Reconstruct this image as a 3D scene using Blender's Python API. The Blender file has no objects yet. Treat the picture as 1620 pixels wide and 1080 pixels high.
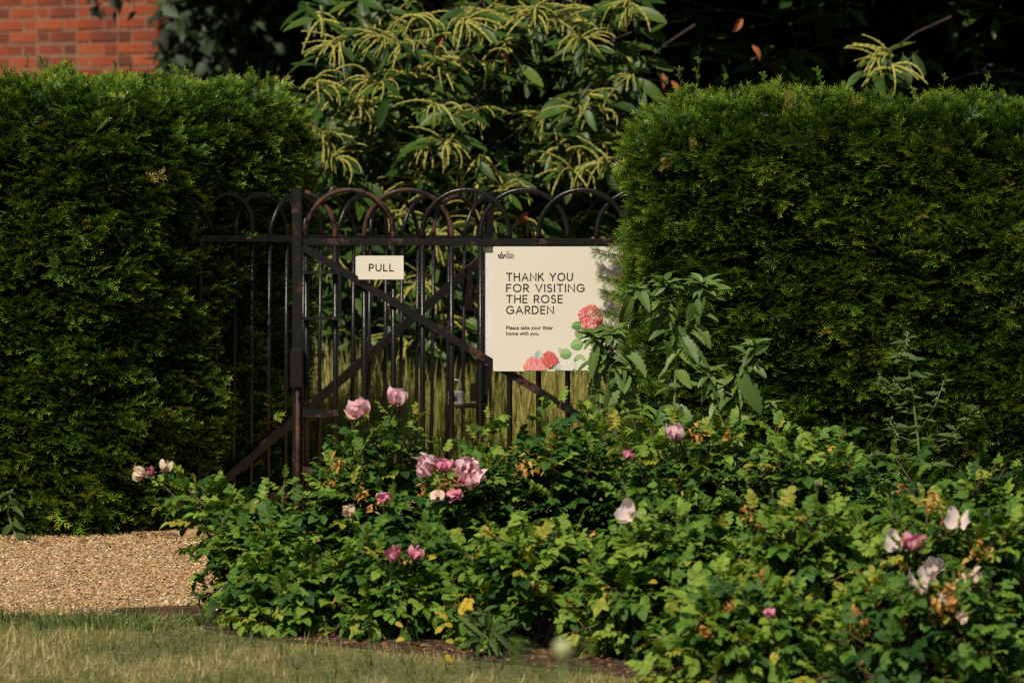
import bpy, math, random
import numpy as np
from mathutils import Vector, noise

random.seed(7)
RNG = np.random.default_rng(11)
SC = bpy.context.scene
COL = SC.collection
R = math.radians

# ------------------------------------------------------------------ camera, world, sun, exposure
CAM_H = 1.37
FPX = 6900.0                       # focal length in photograph pixels (1620 wide)
PITCH = math.atan((540 - 220) / FPX)
cam_d = bpy.data.cameras.new('camera')
cam = bpy.data.objects.new('camera', cam_d)
COL.objects.link(cam)
cam.location = (0, 0, CAM_H)
cam.rotation_euler = (math.pi / 2 - PITCH, 0, 0)
cam_d.sensor_width = 36.0
cam_d.lens = FPX / 1620 * 36.0
cam_d.clip_start = 0.5
cam_d.clip_end = 3000
cam_d.dof.use_dof = True
cam_d.dof.focus_distance = 13.9
cam_d.dof.aperture_fstop = 5.2
SC.camera = cam

SUN_EL, SUN_AZ = 48.0, 23.0        # azimuth: degrees to the left of straight behind the camera
sd = Vector((-math.sin(R(SUN_AZ)) * math.cos(R(SUN_EL)), -math.cos(R(SUN_AZ)) * math.cos(R(SUN_EL)), math.sin(R(SUN_EL))))
world = bpy.data.worlds.new('World')
SC.world = world
world.use_nodes = True
wn = world.node_tree
sky = wn.nodes.new('ShaderNodeTexSky')
sky.sky_type = 'NISHITA'
sky.sun_disc = False
sky.sun_elevation = R(SUN_EL)
sky.sun_rotation = math.atan2(sd.x, sd.y)
wn.links.new(sky.outputs[0], wn.nodes['Background'].inputs[0])
wn.nodes['Background'].inputs[1].default_value = 0.05
sun_d = bpy.data.lights.new('sun', 'SUN')
sun_d.energy = 5.0
sun_d.angle = R(0.53)
sun_d.color = (1.0, 0.91, 0.75)
sun = bpy.data.objects.new('sun', sun_d)
COL.objects.link(sun)
sun.rotation_euler = sd.to_track_quat('Z', 'Y').to_euler()
sun.location = (-5, -8, 12)
SC.view_settings.view_transform = 'Standard'
SC.view_settings.look = 'None'
SC.view_settings.gamma = 1.0
SC.view_settings.use_curve_mapping = False
SC.view_settings.exposure = 0.0
SC.render.engine = 'CYCLES'
SC.cycles.max_bounces = 6
SC.cycles.transparent_max_bounces = 8
SC.cycles.use_denoising = False
SC.cycles.filter_width = 1.25

_f = Vector((0, math.cos(PITCH), -math.sin(PITCH)))
_u = Vector((0, math.sin(PITCH), math.cos(PITCH)))
def at(px, py, Y):
    """point of the place at depth Y that the photograph shows at pixel (px, py)"""
    d = _f + Vector(((px - 810) / FPX, 0, 0)) + _u * ((540 - py) / FPX)
    p = d * (Y / d.y)
    return Vector((p.x, p.y, p.z + CAM_H))

# ------------------------------------------------------------------ materials
MATS = {}
def new_mat(name):
    m = bpy.data.materials.new(name)
    m.use_nodes = True
    nt = m.node_tree
    return m, nt, nt.nodes['Principled BSDF']
def ramp(nt, stops, interp='LINEAR'):
    n = nt.nodes.new('ShaderNodeValToRGB')
    n.color_ramp.interpolation = interp
    els = n.color_ramp.elements
    while len(els) < len(stops):
        els.new(0.5)
    for e, (p, c) in zip(els, stops):
        e.position = p
        e.color = (c[0], c[1], c[2], 1)
    return n
def leaf_mat(name, stops, rough=0.45, transl=0.25, spec=0.5, bump=0.0, backlight=(1.5, 1.5, 0.6)):
    m, nt, b = new_mat(name)
    a = nt.nodes.new('ShaderNodeAttribute'); a.attribute_name = 'tint'
    r = ramp(nt, stops)
    tc = nt.nodes.new('ShaderNodeTexCoord')
    nz = nt.nodes.new('ShaderNodeTexNoise'); nz.inputs['Scale'].default_value = 60; nz.inputs['Detail'].default_value = 2
    nt.links.new(tc.outputs['Object'], nz.inputs['Vector'])
    ma = nt.nodes.new('ShaderNodeMath'); ma.operation = 'MULTIPLY_ADD'
    ma.inputs[1].default_value = 0.22
    nt.links.new(nz.outputs['Fac'], ma.inputs[0]); 
    sb = nt.nodes.new('ShaderNodeMath'); sb.operation = 'SUBTRACT'; sb.inputs[1].default_value = 0.11
    nt.links.new(a.outputs['Fac'], sb.inputs[0])
    nt.links.new(sb.outputs[0], ma.inputs[2])
    nt.links.new(ma.outputs[0], r.inputs[0])
    nt.links.new(r.outputs[0], b.inputs['Base Color'])
    b.inputs['Roughness'].default_value = rough
    b.inputs['Specular IOR Level'].default_value = spec
    if bump:
        bp = nt.nodes.new('ShaderNodeBump'); bp.inputs['Strength'].default_value = bump; bp.inputs['Distance'].default_value = 0.004
        nz2 = nt.nodes.new('ShaderNodeTexNoise'); nz2.inputs['Scale'].default_value = 180
        nt.links.new(tc.outputs['Object'], nz2.inputs['Vector'])
        nt.links.new(nz2.outputs['Fac'], bp.inputs['Height']); nt.links.new(bp.outputs[0], b.inputs['Normal'])
    if transl > 0:
        t = nt.nodes.new('ShaderNodeBsdfTranslucent')
        mx = nt.nodes.new('ShaderNodeMixRGB'); mx.blend_type = 'MULTIPLY'; mx.inputs[0].default_value = 1
        mx.inputs[2].default_value = (*backlight, 1)
        nt.links.new(r.outputs[0], mx.inputs[1]); nt.links.new(mx.outputs[0], t.inputs[0])
        ms = nt.nodes.new('ShaderNodeMixShader'); ms.inputs[0].default_value = transl
        out = nt.nodes['Material Output']
        nt.links.new(b.outputs[0], ms.inputs[1]); nt.links.new(t.outputs[0], ms.inputs[2])
        nt.links.new(ms.outputs[0], out.inputs[0])
    MATS[name] = m
    return m
def noise_mat(name, stops, scale=8.0, rough=0.8, bump=0.0, bscale=40.0, spec=0.3, detail=6, metal=0.0, bdist=0.01, coord='Object'):
    m, nt, b = new_mat(name)
    tc = nt.nodes.new('ShaderNodeTexCoord')
    nz = nt.nodes.new('ShaderNodeTexNoise'); nz.inputs['Scale'].default_value = scale; nz.inputs['Detail'].default_value = detail
    nz.inputs['Roughness'].default_value = 0.65
    nt.links.new(tc.outputs[coord], nz.inputs['Vector'])
    r = ramp(nt, stops)
    nt.links.new(nz.outputs['Fac'], r.inputs[0]); nt.links.new(r.outputs[0], b.inputs['Base Color'])
    b.inputs['Roughness'].default_value = rough
    b.inputs['Specular IOR Level'].default_value = spec
    b.inputs['Metallic'].default_value = metal
    if bump:
        n2 = nt.nodes.new('ShaderNodeTexNoise'); n2.inputs['Scale'].default_value = bscale; n2.inputs['Detail'].default_value = 6
        nt.links.new(tc.outputs[coord], n2.inputs['Vector'])
        bp = nt.nodes.new('ShaderNodeBump'); bp.inputs['Strength'].default_value = bump; bp.inputs['Distance'].default_value = bdist
        nt.links.new(n2.outputs['Fac'], bp.inputs['Height']); nt.links.new(bp.outputs[0], b.inputs['Normal'])
    MATS[name] = m
    return m

leaf_mat('yew', [(0, (0.005, 0.015, 0.003)), (0.25, (0.017, 0.046, 0.006)), (0.5, (0.068, 0.142, 0.013)), (0.72, (0.160, 0.240, 0.021)), (0.9, (0.25, 0.26, 0.028)), (1.0, (0.26, 0.19, 0.04))], rough=0.35, transl=0.18, spec=0.2)
leaf_mat('rose_leaf', [(0, (0.010, 0.036, 0.010)), (0.3, (0.028, 0.080, 0.015)), (0.6, (0.092, 0.190, 0.022)), (0.84, (0.215, 0.315, 0.042)), (0.93, (0.26, 0.27, 0.04)), (1.0, (0.50, 0.34, 0.03))], rough=0.48, transl=0.25, bump=0.25, spec=0.25)
leaf_mat('chestnut_leaf', [(0, (0.008, 0.022, 0.005)), (0.4, (0.024, 0.058, 0.012)), (0.75, (0.065, 0.120, 0.018)), (1.0, (0.15, 0.20, 0.028))], rough=0.40, transl=0.25, spec=0.2)
leaf_mat('catkin', [(0, (0.20, 0.205, 0.035)), (0.5, (0.37, 0.355, 0.07)), (1, (0.50, 0.46, 0.13))], rough=0.8, transl=0.15, bump=0.6)
leaf_mat('wood_leaf', [(0, (0.005, 0.010, 0.004)), (0.6, (0.014, 0.028, 0.009)), (1, (0.05, 0.085, 0.02))], rough=0.6, transl=0.08)
leaf_mat('weed_leaf', [(0, (0.025, 0.055, 0.011)), (0.5, (0.085, 0.150, 0.026)), (1, (0.17, 0.25, 0.05))], rough=0.5, transl=0.22, bump=0.3)
leaf_mat('goosefoot_leaf', [(0, (0.024, 0.050, 0.012)), (0.5, (0.055, 0.098, 0.022)), (0.9, (0.14, 0.18, 0.05)), (1, (0.20, 0.24, 0.10))], rough=0.65, transl=0.2, spec=0.25)
leaf_mat('bud_green', [(0, (0.35, 0.42, 0.16)), (1, (0.55, 0.58, 0.30))], rough=0.6, transl=0.2)
leaf_mat('lawn_blade', [(0, (0.035, 0.075, 0.012)), (0.3, (0.095, 0.15, 0.026)), (0.55, (0.22, 0.225, 0.055)), (0.8, (0.40, 0.32, 0.12)), (1, (0.58, 0.48, 0.25))], rough=0.6, transl=0.25)
leaf_mat('meadow_blade', [(0, (0.08, 0.13, 0.018)), (0.4, (0.20, 0.22, 0.038)), (0.75, (0.34, 0.30, 0.075)), (1, (0.48, 0.40, 0.15))], rough=0.7, transl=0.25)
leaf_mat('pebble', [(0, (0.08, 0.06, 0.05)), (0.14, (0.20, 0.12, 0.07)), (0.30, (0.33, 0.16, 0.06)), (0.5, (0.44, 0.265, 0.11)), (0.72, (0.50, 0.345, 0.175)), (0.88, (0.56, 0.45, 0.30)), (1, (0.64, 0.58, 0.48))], rough=0.6, transl=0)
leaf_mat('petal_pink', [(0, (0.80, 0.32, 0.43)), (0.45, (0.87, 0.52, 0.60)), (1, (0.90, 0.72, 0.76))], rough=0.6, transl=0.3, spec=0.2, bump=0.12, backlight=(1.1, 0.9, 0.9))
leaf_mat('petal_deep', [(0, (0.56, 0.09, 0.20)), (0.5, (0.70, 0.22, 0.34)), (1, (0.80, 0.42, 0.50))], rough=0.6, transl=0.3, spec=0.2, bump=0.12, backlight=(1.1, 0.8, 0.9))
leaf_mat('petal_pale', [(0, (0.80, 0.56, 0.56)), (0.5, (0.87, 0.72, 0.70)), (1, (0.90, 0.82, 0.79))], rough=0.65, transl=0.3, spec=0.2, bump=0.12, backlight=(1.1, 0.95, 0.9))
leaf_mat('petal_cream', [(0, (0.60, 0.36, 0.24)), (0.5, (0.74, 0.56, 0.42)), (1, (0.80, 0.68, 0.55))], rough=0.7, transl=0.25, spec=0.2, bump=0.5, backlight=(1.1, 0.95, 0.85))
leaf_mat('withered', [(0, (0.22, 0.09, 0.025)), (0.5, (0.45, 0.22, 0.06)), (1, (0.66, 0.40, 0.14))], rough=0.7, transl=0.2, spec=0.2, bump=0.5)
leaf_mat('dry_leaf', [(0, (0.09, 0.04, 0.02)), (0.5, (0.20, 0.085, 0.035)), (1, (0.34, 0.20, 0.09))], rough=0.7, transl=0.1)
leaf_mat('dead_orange', [(0, (0.22, 0.05, 0.02)), (1, (0.40, 0.12, 0.04))], rough=0.7, transl=0.1)
leaf_mat('stem_green', [(0, (0.05, 0.075, 0.02)), (0.6, (0.12, 0.17, 0.04)), (1, (0.19, 0.24, 0.08))], rough=0.5, transl=0)
noise_mat('cane', [(0.3, (0.05, 0.035, 0.02)), (0.7, (0.11, 0.085, 0.04))], 30, 0.8)
noise_mat('bark', [(0.3, (0.028, 0.02, 0.013)), (0.7, (0.07, 0.05, 0.035))], 12, 0.9, 0.6, 30)
noise_mat('gap_shade', [(0.3, (0.003, 0.005, 0.0015)), (0.7, (0.010, 0.012, 0.004))], 25, 1.0, 1.0, 30, bdist=0.05)  # near black, so gaps between the hedge sprays look shaded
noise_mat('soil', [(0.3, (0.035, 0.022, 0.013)), (0.7, (0.10, 0.065, 0.04))], 35, 0.95, 0.8, 60, bdist=0.02)
noise_mat('ground', [(0.3, (0.07, 0.075, 0.025)), (0.7, (0.16, 0.13, 0.055))], 3, 0.95, 0.5, 60)
noise_mat('lawn_soil', [(0.25, (0.06, 0.075, 0.02)), (0.75, (0.26, 0.21, 0.085))], 22, 0.95, 0.7, 90)
noise_mat('gravel', [(0.25, (0.18, 0.11, 0.06)), (0.45, (0.40, 0.25, 0.11)), (0.6, (0.52, 0.35, 0.17)), (0.75, (0.60, 0.48, 0.30))], 110, 0.85, 0.7, 140, detail=3)
noise_mat('edging', [(0.3, (0.025, 0.013, 0.009)), (0.7, (0.085, 0.042, 0.028))], 20, 0.8, 0.4, 50)
noise_mat('mortar', [(0.3, (0.16, 0.09, 0.06)), (0.7, (0.27, 0.16, 0.11))], 30, 0.95, 0.4, 80)
noise_mat('ink', [(0.3, (0.020, 0.018, 0.015)), (0.7, (0.028, 0.025, 0.02))], 30, 0.6)
noise_mat('sign_white', [(0.3, (0.64, 0.62, 0.59)), (0.7, (0.70, 0.68, 0.65))], 6, 0.5)
noise_mat('sign_cream', [(0.3, (0.65, 0.605, 0.515)), (0.7, (0.685, 0.64, 0.545))], 5, 0.55, spec=0.25)
noise_mat('padlock_metal', [(0.3, (0.10, 0.10, 0.095)), (0.7, (0.26, 0.25, 0.24))], 40, 0.5, metal=0.6, bump=0.3, bscale=60)

def iron_mat(name, amount):
    m, nt, b = new_mat(name)
    tc = nt.nodes.new('ShaderNodeTexCoord')
    nz = nt.nodes.new('ShaderNodeTexNoise'); nz.inputs['Scale'].default_value = 14; nz.inputs['Detail'].default_value = 8; nz.inputs['Roughness'].default_value = 0.7
    nt.links.new(tc.outputs['Object'], nz.inputs['Vector'])
    r = ramp(nt, [(0, (0.006, 0.006, 0.0065)), (amount - 0.03, (0.009, 0.008, 0.008)), (amount + 0.02, (0.040, 0.015, 0.010)), (amount + 0.18, (0.105, 0.040, 0.022))])
    b.inputs['Specular IOR Level'].default_value = 0.35
    nt.links.new(nz.outputs['Fac'], r.inputs[0]); nt.links.new(r.outputs[0], b.inputs['Base Color'])
    rr = ramp(nt, [(amount - 0.03, (0.32, 0.32, 0.32)), (amount + 0.03, (0.8, 0.8, 0.8))])
    nt.links.new(nz.outputs['Fac'], rr.inputs[0]); nt.links.new(rr.outputs[0], b.inputs['Roughness'])
    n2 = nt.nodes.new('ShaderNodeTexNoise'); n2.inputs['Scale'].default_value = 90
    nt.links.new(tc.outputs['Object'], n2.inputs['Vector'])
    bp = nt.nodes.new('ShaderNodeBump'); bp.inputs['Strength'].default_value = 0.35; bp.inputs['Distance'].default_value = 0.003
    nt.links.new(n2.outputs['Fac'], bp.inputs['Height']); nt.links.new(bp.outputs[0], b.inputs['Normal'])
    MATS[name] = m
iron_mat('iron', 0.70); iron_mat('iron_worn', 0.59); iron_mat('iron_rust', 0.48)

def brick_mat():
    m, nt, b = new_mat('brick')
    oi = nt.nodes.new('ShaderNodeObjectInfo')
    tc = nt.nodes.new('ShaderNodeTexCoord')
    nz = nt.nodes.new('ShaderNodeTexNoise'); nz.inputs['Scale'].default_value = 9; nz.inputs['Detail'].default_value = 6
    nt.links.new(tc.outputs['Object'], nz.inputs['Vector'])
    ad = nt.nodes.new('ShaderNodeMath'); ad.operation = 'MULTIPLY_ADD'; ad.inputs[1].default_value = 0.6
    sb = nt.nodes.new('ShaderNodeMath'); sb.operation = 'MULTIPLY_ADD'; sb.inputs[1].default_value = 0.6; sb.inputs[2].default_value = -0.1
    nt.links.new(nz.outputs['Fac'], sb.inputs[0])
    nt.links.new(oi.outputs['Random'], ad.inputs[0]); nt.links.new(sb.outputs[0], ad.inputs[2])
    r = ramp(nt, [(0.05, (0.05, 0.022, 0.016)), (0.3, (0.15, 0.030, 0.012)), (0.6, (0.27, 0.048, 0.014)), (0.95, (0.33, 0.085, 0.026))])
    nt.links.new(ad.outputs[0], r.inputs[0]); nt.links.new(r.outputs[0], b.inputs['Base Color'])
    b.inputs['Roughness'].default_value = 0.9
    bp = nt.nodes.new('ShaderNodeBump'); bp.inputs['Strength'].default_value = 0.5; bp.inputs['Distance'].default_value = 0.006
    n2 = nt.nodes.new('ShaderNodeTexNoise'); n2.inputs['Scale'].default_value = 60
    nt.links.new(tc.outputs['Object'], n2.inputs['Vector']); nt.links.new(n2.outputs['Fac'], bp.inputs['Height']); nt.links.new(bp.outputs[0], b.inputs['Normal'])
    MATS['brick'] = m
brick_mat()
def print_mat():
    m, nt, b = new_mat('print')
    a = nt.nodes.new('ShaderNodeAttribute'); a.attribute_name = 'col'
    nt.links.new(a.outputs['Color'], b.inputs['Base Color'])
    b.inputs['Roughness'].default_value = 0.55
    MATS['print'] = m
print_mat()

# ------------------------------------------------------------------ object helpers
def link(name, data, parent=None, mat=None):
    o = bpy.data.objects.new(name, data)
    COL.objects.link(o)
    if parent is not None:
        o.parent = parent
    if mat is not None and data is not None and not data.materials:
        data.materials.append(MATS[mat])
    return o
def tag(o, label, cat, group=None, kind=None):
    o['label'] = label; o['category'] = cat
    if group: o['group'] = group
    if kind: o['kind'] = kind
    return o
def thing(name, label, cat, loc=(0, 0, 0), rotz=0.0, group=None):
    o = bpy.data.objects.new(name, None)
    COL.objects.link(o)
    o.location = loc; o.rotation_euler = (0, 0, rotz); o.empty_display_size = 0.1
    return tag(o, label, cat, group)
def structure(o):
    o['kind'] = 'structure'; return o

class MB:
    def __init__(s): s.v = []; s.f = []; s.c = []; s.t = []
    def add(s, vs, fs, col=None, tint=0.5):
        k = len(s.v); s.v += [tuple(p) for p in vs]
        s.f += [tuple(i + k for i in f) for f in fs]
        s.c += [col] * len(fs)
        s.t += list(tint) if hasattr(tint, '__len__') else [tint] * len(vs)
    def box(s, x0, x1, y0, y1, z0, z1, b=0.0):
        if b <= 0:
            vs = [(x0, y0, z0), (x1, y0, z0), (x1, y1, z0), (x0, y1, z0), (x0, y0, z1), (x1, y0, z1), (x1, y1, z1), (x0, y1, z1)]
            s.add(vs, [(0, 3, 2, 1), (4, 5, 6, 7), (0, 1, 5, 4), (1, 2, 6, 5), (2, 3, 7, 6), (3, 0, 4, 7)])
        else:      # box with chamfered vertical corners and top/bottom edges
            ring = lambda e, z: [(x0 + e + b, y0 + e, z), (x1 - e - b, y0 + e, z), (x1 - e, y0 + e + b, z), (x1 - e, y1 - e - b, z), (x1 - e - b, y1 - e, z), (x0 + e + b, y1 - e, z), (x0 + e, y1 - e - b, z), (x0 + e, y0 + e + b, z)]
            vs = ring(b, z0) + ring(0, z0 + b) + ring(0, z1 - b) + ring(b, z1)
            fs = [tuple(range(7, -1, -1)), tuple(range(24, 32))]
            for r_ in range(3):
                for i in range(8):
                    fs.append((r_ * 8 + i, r_ * 8 + (i + 1) % 8, r_ * 8 + 8 + (i + 1) % 8, r_ * 8 + 8 + i))
            s.add(vs, fs)
    def tube(s, pts, rad, sides=8, caps=True, tint=0.5, flat=None):
        pts = [Vector(p) for p in pts]
        n = len(pts)
        rads = list(rad) if hasattr(rad, '__len__') else [rad] * n
        vs = []; fs = []; ts = []
        ref = None
        for i, p in enumerate(pts):
            d = (pts[min(i + 1, n - 1)] - pts[max(i - 1, 0)]).normalized()
            if ref is None:
                ref = Vector((0, 1, 0)) if abs(d.y) < 0.9 else Vector((1, 0, 0))
            a = (ref - d * ref.dot(d)).normalized(); b = d.cross(a); ref = a
            for k in range(sides):
                an = 2 * math.pi * (k + 0.5) / sides
                fx, fy = (1, 1) if flat is None else flat
                vs.append(p + a * math.cos(an) * rads[i] * fx + b * math.sin(an) * rads[i] * fy)
                ts.append(tint[i] if hasattr(tint, '__len__') else tint)
        for i in range(n - 1):
            for k in range(sides):
                fs.append((i * sides + k, i * sides + (k + 1) % sides, (i + 1) * sides + (k + 1) % sides, (i + 1) * sides + k))
        if caps:
            fs.append(tuple(range(sides - 1, -1, -1))); fs.append(tuple(range((n - 1) * sides, n * sides)))
        s.add(vs, fs, tint=ts)
    def mesh(s, name, smooth=False):
        me = bpy.data.meshes.new(name)
        me.from_pydata(s.v, [], s.f)
        if any(c is not None for c in s.c):
            at_ = me.attributes.new('col', 'FLOAT_COLOR', 'FACE')
            for i, c in enumerate(s.c): at_.data[i].color = (*(c or (0.5, 0.5, 0.5)), 1)
        ta = me.attributes.new('tint', 'FLOAT', 'POINT'); ta.data.foreach_set('value', np.array(s.t, dtype=np.float32))
        if smooth: me.polygons.foreach_set('use_smooth', [True] * len(me.polygons))
        me.update()
        return me
    def build(s, name, mat, parent=None, smooth=False):
        return link(name, s.mesh(name, smooth), parent, mat)
    def proto(s):
        tr = []
        for f in s.f:
            for i in range(1, len(f) - 1): tr.append((f[0], f[i], f[i + 1]))
        return np.array(s.v, dtype=np.float64), np.array(tr, dtype=np.int64), np.array(s.t, dtype=np.float64)

def tri_mesh(name, V, F, T, smooth=False):
    me = bpy.data.meshes.new(name)
    n, m = len(V), len(F)
    me.vertices.add(n); me.vertices.foreach_set('co', np.ascontiguousarray(V, dtype=np.float32).ravel())
    me.loops.add(m * 3); me.loops.foreach_set('vertex_index', np.ascontiguousarray(F, dtype=np.int32).ravel())
    me.polygons.add(m)
    me.polygons.foreach_set('loop_start', np.arange(0, m * 3, 3, dtype=np.int32))
    me.polygons.foreach_set('loop_total', np.full(m, 3, dtype=np.int32))
    a = me.attributes.new('tint', 'FLOAT', 'POINT'); a.data.foreach_set('value', np.ascontiguousarray(T, dtype=np.float32))
    if smooth: me.polygons.foreach_set('use_smooth', np.ones(m, dtype=bool))
    me.update(calc_edges=True)
    return me
def frames(d, n):
    d = d / np.linalg.norm(d, axis=1, keepdims=True)
    x = np.cross(d, n); x /= (np.linalg.norm(x, axis=1, keepdims=True) + 1e-9)
    z = np.cross(x, d)
    return np.stack([x, d, z], axis=2)
def scatter(protos, which, pos, Rm, sc, tint):
    Vs, Fs, Ts = [], [], []; off = 0
    for k, (V, F, T) in enumerate(protos):
        i = np.nonzero(which == k)[0]
        if not len(i): continue
        W = np.einsum('kij,vj->kvi', Rm[i], V) * sc[i][:, None, None] + pos[i][:, None, :]
        Vs.append(W.reshape(-1, 3))
        Fs.append((F[None] + (np.arange(len(i)) * len(V))[:, None, None] + off).reshape(-1, 3))
        Ts.append((T[None] + tint[i][:, None]).ravel())
        off += len(i) * len(V)
    return np.concatenate(Vs), np.concatenate(Fs), np.concatenate(Ts)
def mass(name, protos, which, pos, Rm, sc, tint, mat, parent=None, smooth=False, stuff=True):
    o = link(name, tri_mesh(name, *scatter(protos, which, pos, Rm, sc, tint), smooth), parent, mat)
    if stuff: o['kind'] = 'stuff'
    return o
def rnd(n, s=1.0): return RNG.normal(0, s, (n, 3))
def place_children(name, meshes, which, pos, Rm, sc, parent, mat):
    """individual leaves: one object each, mesh data shared"""
    out = []
    for k in range(len(pos)):
        me = meshes[which[k]]
        if not me.materials: me.materials.append(MATS[mat])
        o = bpy.data.objects.new(name, me)
        from mathutils import Matrix
        M = Matrix(((Rm[k][0][0], Rm[k][0][1], Rm[k][0][2]), (Rm[k][1][0], Rm[k][1][1], Rm[k][1][2]), (Rm[k][2][0], Rm[k][2][1], Rm[k][2][2]))).to_4x4()
        o.location = Vector(pos[k]); o.rotation_euler = M.to_euler(); o.scale = (sc[k],) * 3
        COL.objects.link(o); o.parent = parent
        out.append(o)
    return out

# ------------------------------------------------------------------ leaf shapes (local: along +Y, upper face +Z)
def blade(mb, base, d, n, L, W, prof, fold=0.25, curl=0.2, tint=0.5, tip_t=0.0, teeth=0.0, twist=0.0):
    """one leaf blade with a midrib fold; prof = [(s, halfwidth 0..1)]"""
    d = Vector(d).normalized(); n = Vector(n); x = d.cross(n).normalized(); n = x.cross(d)
    vs, fs, ts = [], [], []
    for i, (s, w) in enumerate(prof):
        c = Vector(base) + d * (s * L) - n * (curl * L * s * s)
        tw = twist * s
        xx = x * math.cos(tw) + n * math.sin(tw); nn = n * math.cos(tw) - x * math.sin(tw)
        h = w * W * 0.5
        if teeth and i % 2: h *= 1 - teeth
        vs += [c, c + xx * h + nn * (h * fold), c - xx * h + nn * (h * fold)]
        ts += [tint + tip_t * s - 0.03, tint + tip_t * s + 0.03, tint + tip_t * s]
    for i in range(len(prof) - 1):
        a, b = i * 3, i * 3 + 3
        fs += [(a, a + 1, b + 1, b), (a, b, b + 2, a + 2)]
    mb.add(vs, fs, tint=ts)
OVATE = [(0, 0.15), (0.18, 0.78), (0.42, 1.0), (0.7, 0.78), (0.9, 0.38), (1, 0.03)]
LANCE = [(0, 0.05), (0.12, 0.5), (0.35, 0.95), (0.55, 1.0), (0.75, 0.72), (0.9, 0.35), (1, 0.02)]

OVATE_LO = [(0, 0.15), (0.35, 1.0), (0.75, 0.7), (1, 0.03)]
def rose_leaf(rs, OVATE=OVATE):
    mb = MB(); rg = random.Random(rs)
    mb.tube([(0, 0, 0), (0, 0.5, 0.01), (0, 0.95, -0.02)], [0.012, 0.010, 0.006], 3, False, tint=0.55)
    prs = [0.32, 0.55, 0.78]
    t0 = rg.uniform(-0.1, 0.1)
    for s in prs:
        for sg in (-1, 1):
            a = rg.uniform(50, 66)
            L = rg.uniform(0.34, 0.43) * (0.86 if s < 0.4 else 1)
            d = (sg * math.sin(R(a)), math.cos(R(a)), rg.uniform(-0.2, 0.15))
            nn = (rg.uniform(-0.25, 0.25), rg.uniform(-0.2, 0.2), 1)
            blade(mb, (0, s, 0.01 - 0.03 * s), d, nn, L, L * rg.uniform(0.74, 0.9), OVATE, rg.uniform(0.2, 0.5), rg.uniform(0.05, 0.4), tint=t0 + rg.uniform(-0.05, 0.05))
    blade(mb, (0, 0.93, -0.02), (rg.uniform(-0.2, 0.2), 1, rg.uniform(-0.3, 0.1)), (0, 0, 1), 0.46, 0.38, OVATE, 0.3, 0.3, tint=t0)
    return mb
def chestnut_leaf(rs):
    mb = MB(); rg = random.Random(rs)
    prof = []
    N = 13
    for i in range(N + 1):
        s = i / N
        w = math.sin(math.pi * min(1, s * 0.93 + 0.05)) ** 0.75
        prof.append((s, max(0.02, w)))
    mb.tube([(0, -0.12, 0.0), (0, 0.02, 0)], 0.012, 3, False, tint=0.4)
    blade(mb, (0, 0, 0), (0, 1, 0), (rg.uniform(-0.2, 0.2), 0, 1), 1.0, rg.uniform(0.30, 0.38), prof, rg.uniform(0.15, 0.45), rg.uniform(0.05, 0.35), tint=rg.uniform(-0.08, 0.08), teeth=0.10, twist=rg.uniform(-0.5, 0.5))
    return mb
def catkin(rs):
    mb = MB(); rg = random.Random(rs)
    n = 15; pts = []; rad = []; tt = []
    bend = rg.uniform(0.25, 1.15)
    side = rg.uniform(-0.3, 0.3)
    p = Vector((0, 0, 0)); a = 0.25
    for i in range(n):
        pts.append(p.copy()); s = i / (n - 1)
        rad.append((0.042 if i % 2 else 0.026) * rg.uniform(0.75, 1.25) * (1 - 0.6 * s) * (0.35 if i == 0 else 1))
        tt.append((0.08 if i % 2 else -0.12) + 0.1 * s)
        p = p + Vector((side * 0.5 * s + rg.uniform(-0.12, 0.12), math.cos(a), math.sin(a) + rg.uniform(-0.12, 0.12))) * (1.0 / (n - 1))
        a -= bend * 1.9 / n
    mb.tube(pts, rad, 5, True, tint=tt)
    return mb
def yew_spray(rs, nn=15, subs=2, L=0.075, hw=0.0017):
    mb = MB(); rg = random.Random(rs)
    def shoot(p, d, n, L, cnt, t0):
        d = Vector(d).normalized(); n = Vector(n).normalized(); x = d.cross(n).normalized()
        bend = rg.uniform(-0.25, 0.25)
        mb.add([p - x * 0.001, p + x * 0.001, p + d * L], [(0, 1, 2)], tint=t0 + 0.1)
        for i in range(cnt):
            s = (i + 0.5) / cnt
            c = p + d * (L * s) + x * (bend * L * s * s * 0.3) - n * (L * 0.12 * s * s)
            for sg in (-1, 1):
                an = R(rg.uniform(48, 72)) * (1 - 0.45 * s)
                dd = (d * math.cos(an) + x * sg * math.sin(an) + n * rg.uniform(-0.1, 0.35)).normalized()
                ln = rg.uniform(0.015, 0.022) * (1.0 - 0.35 * s * s)
                wv = dd.cross(n).normalized() * hw
                t = t0 + 0.85 * max(0, s - 0.5) + rg.uniform(-0.06, 0.06)
                mb.add([c + wv, c + dd * ln, c - wv], [(0, 1, 2)], tint=[t - 0.05, t + 0.05, t - 0.05])
    shoot(Vector((0, 0, 0)), (0, 1, 0), (0, 0, 1), L, nn, 0.0)
    for k in range(subs):
        sg = -1 if k % 2 else 1
        s = 0.22 + 0.28 * k
        shoot(Vector((0, L * s, 0)), (sg * 0.75, 0.7, rg.uniform(-0.2, 0.3)), (0, 0, 1), L * rg.uniform(0.45, 0.65), int(nn * 0.5), 0.03)
    return mb
def grass_blade(bend):
    mb = MB()
    w = 0.036
    mb.add([(-w, 0, 0), (w, 0, 0), (w * 0.8, bend * 0.25, 0.5), (-w * 0.8, bend * 0.25, 0.5), (0, bend, 0.92)], [(0, 1, 2, 3), (3, 2, 4)], tint=[-0.1, -0.1, 0, 0, 0.1])
    return mb
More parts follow.
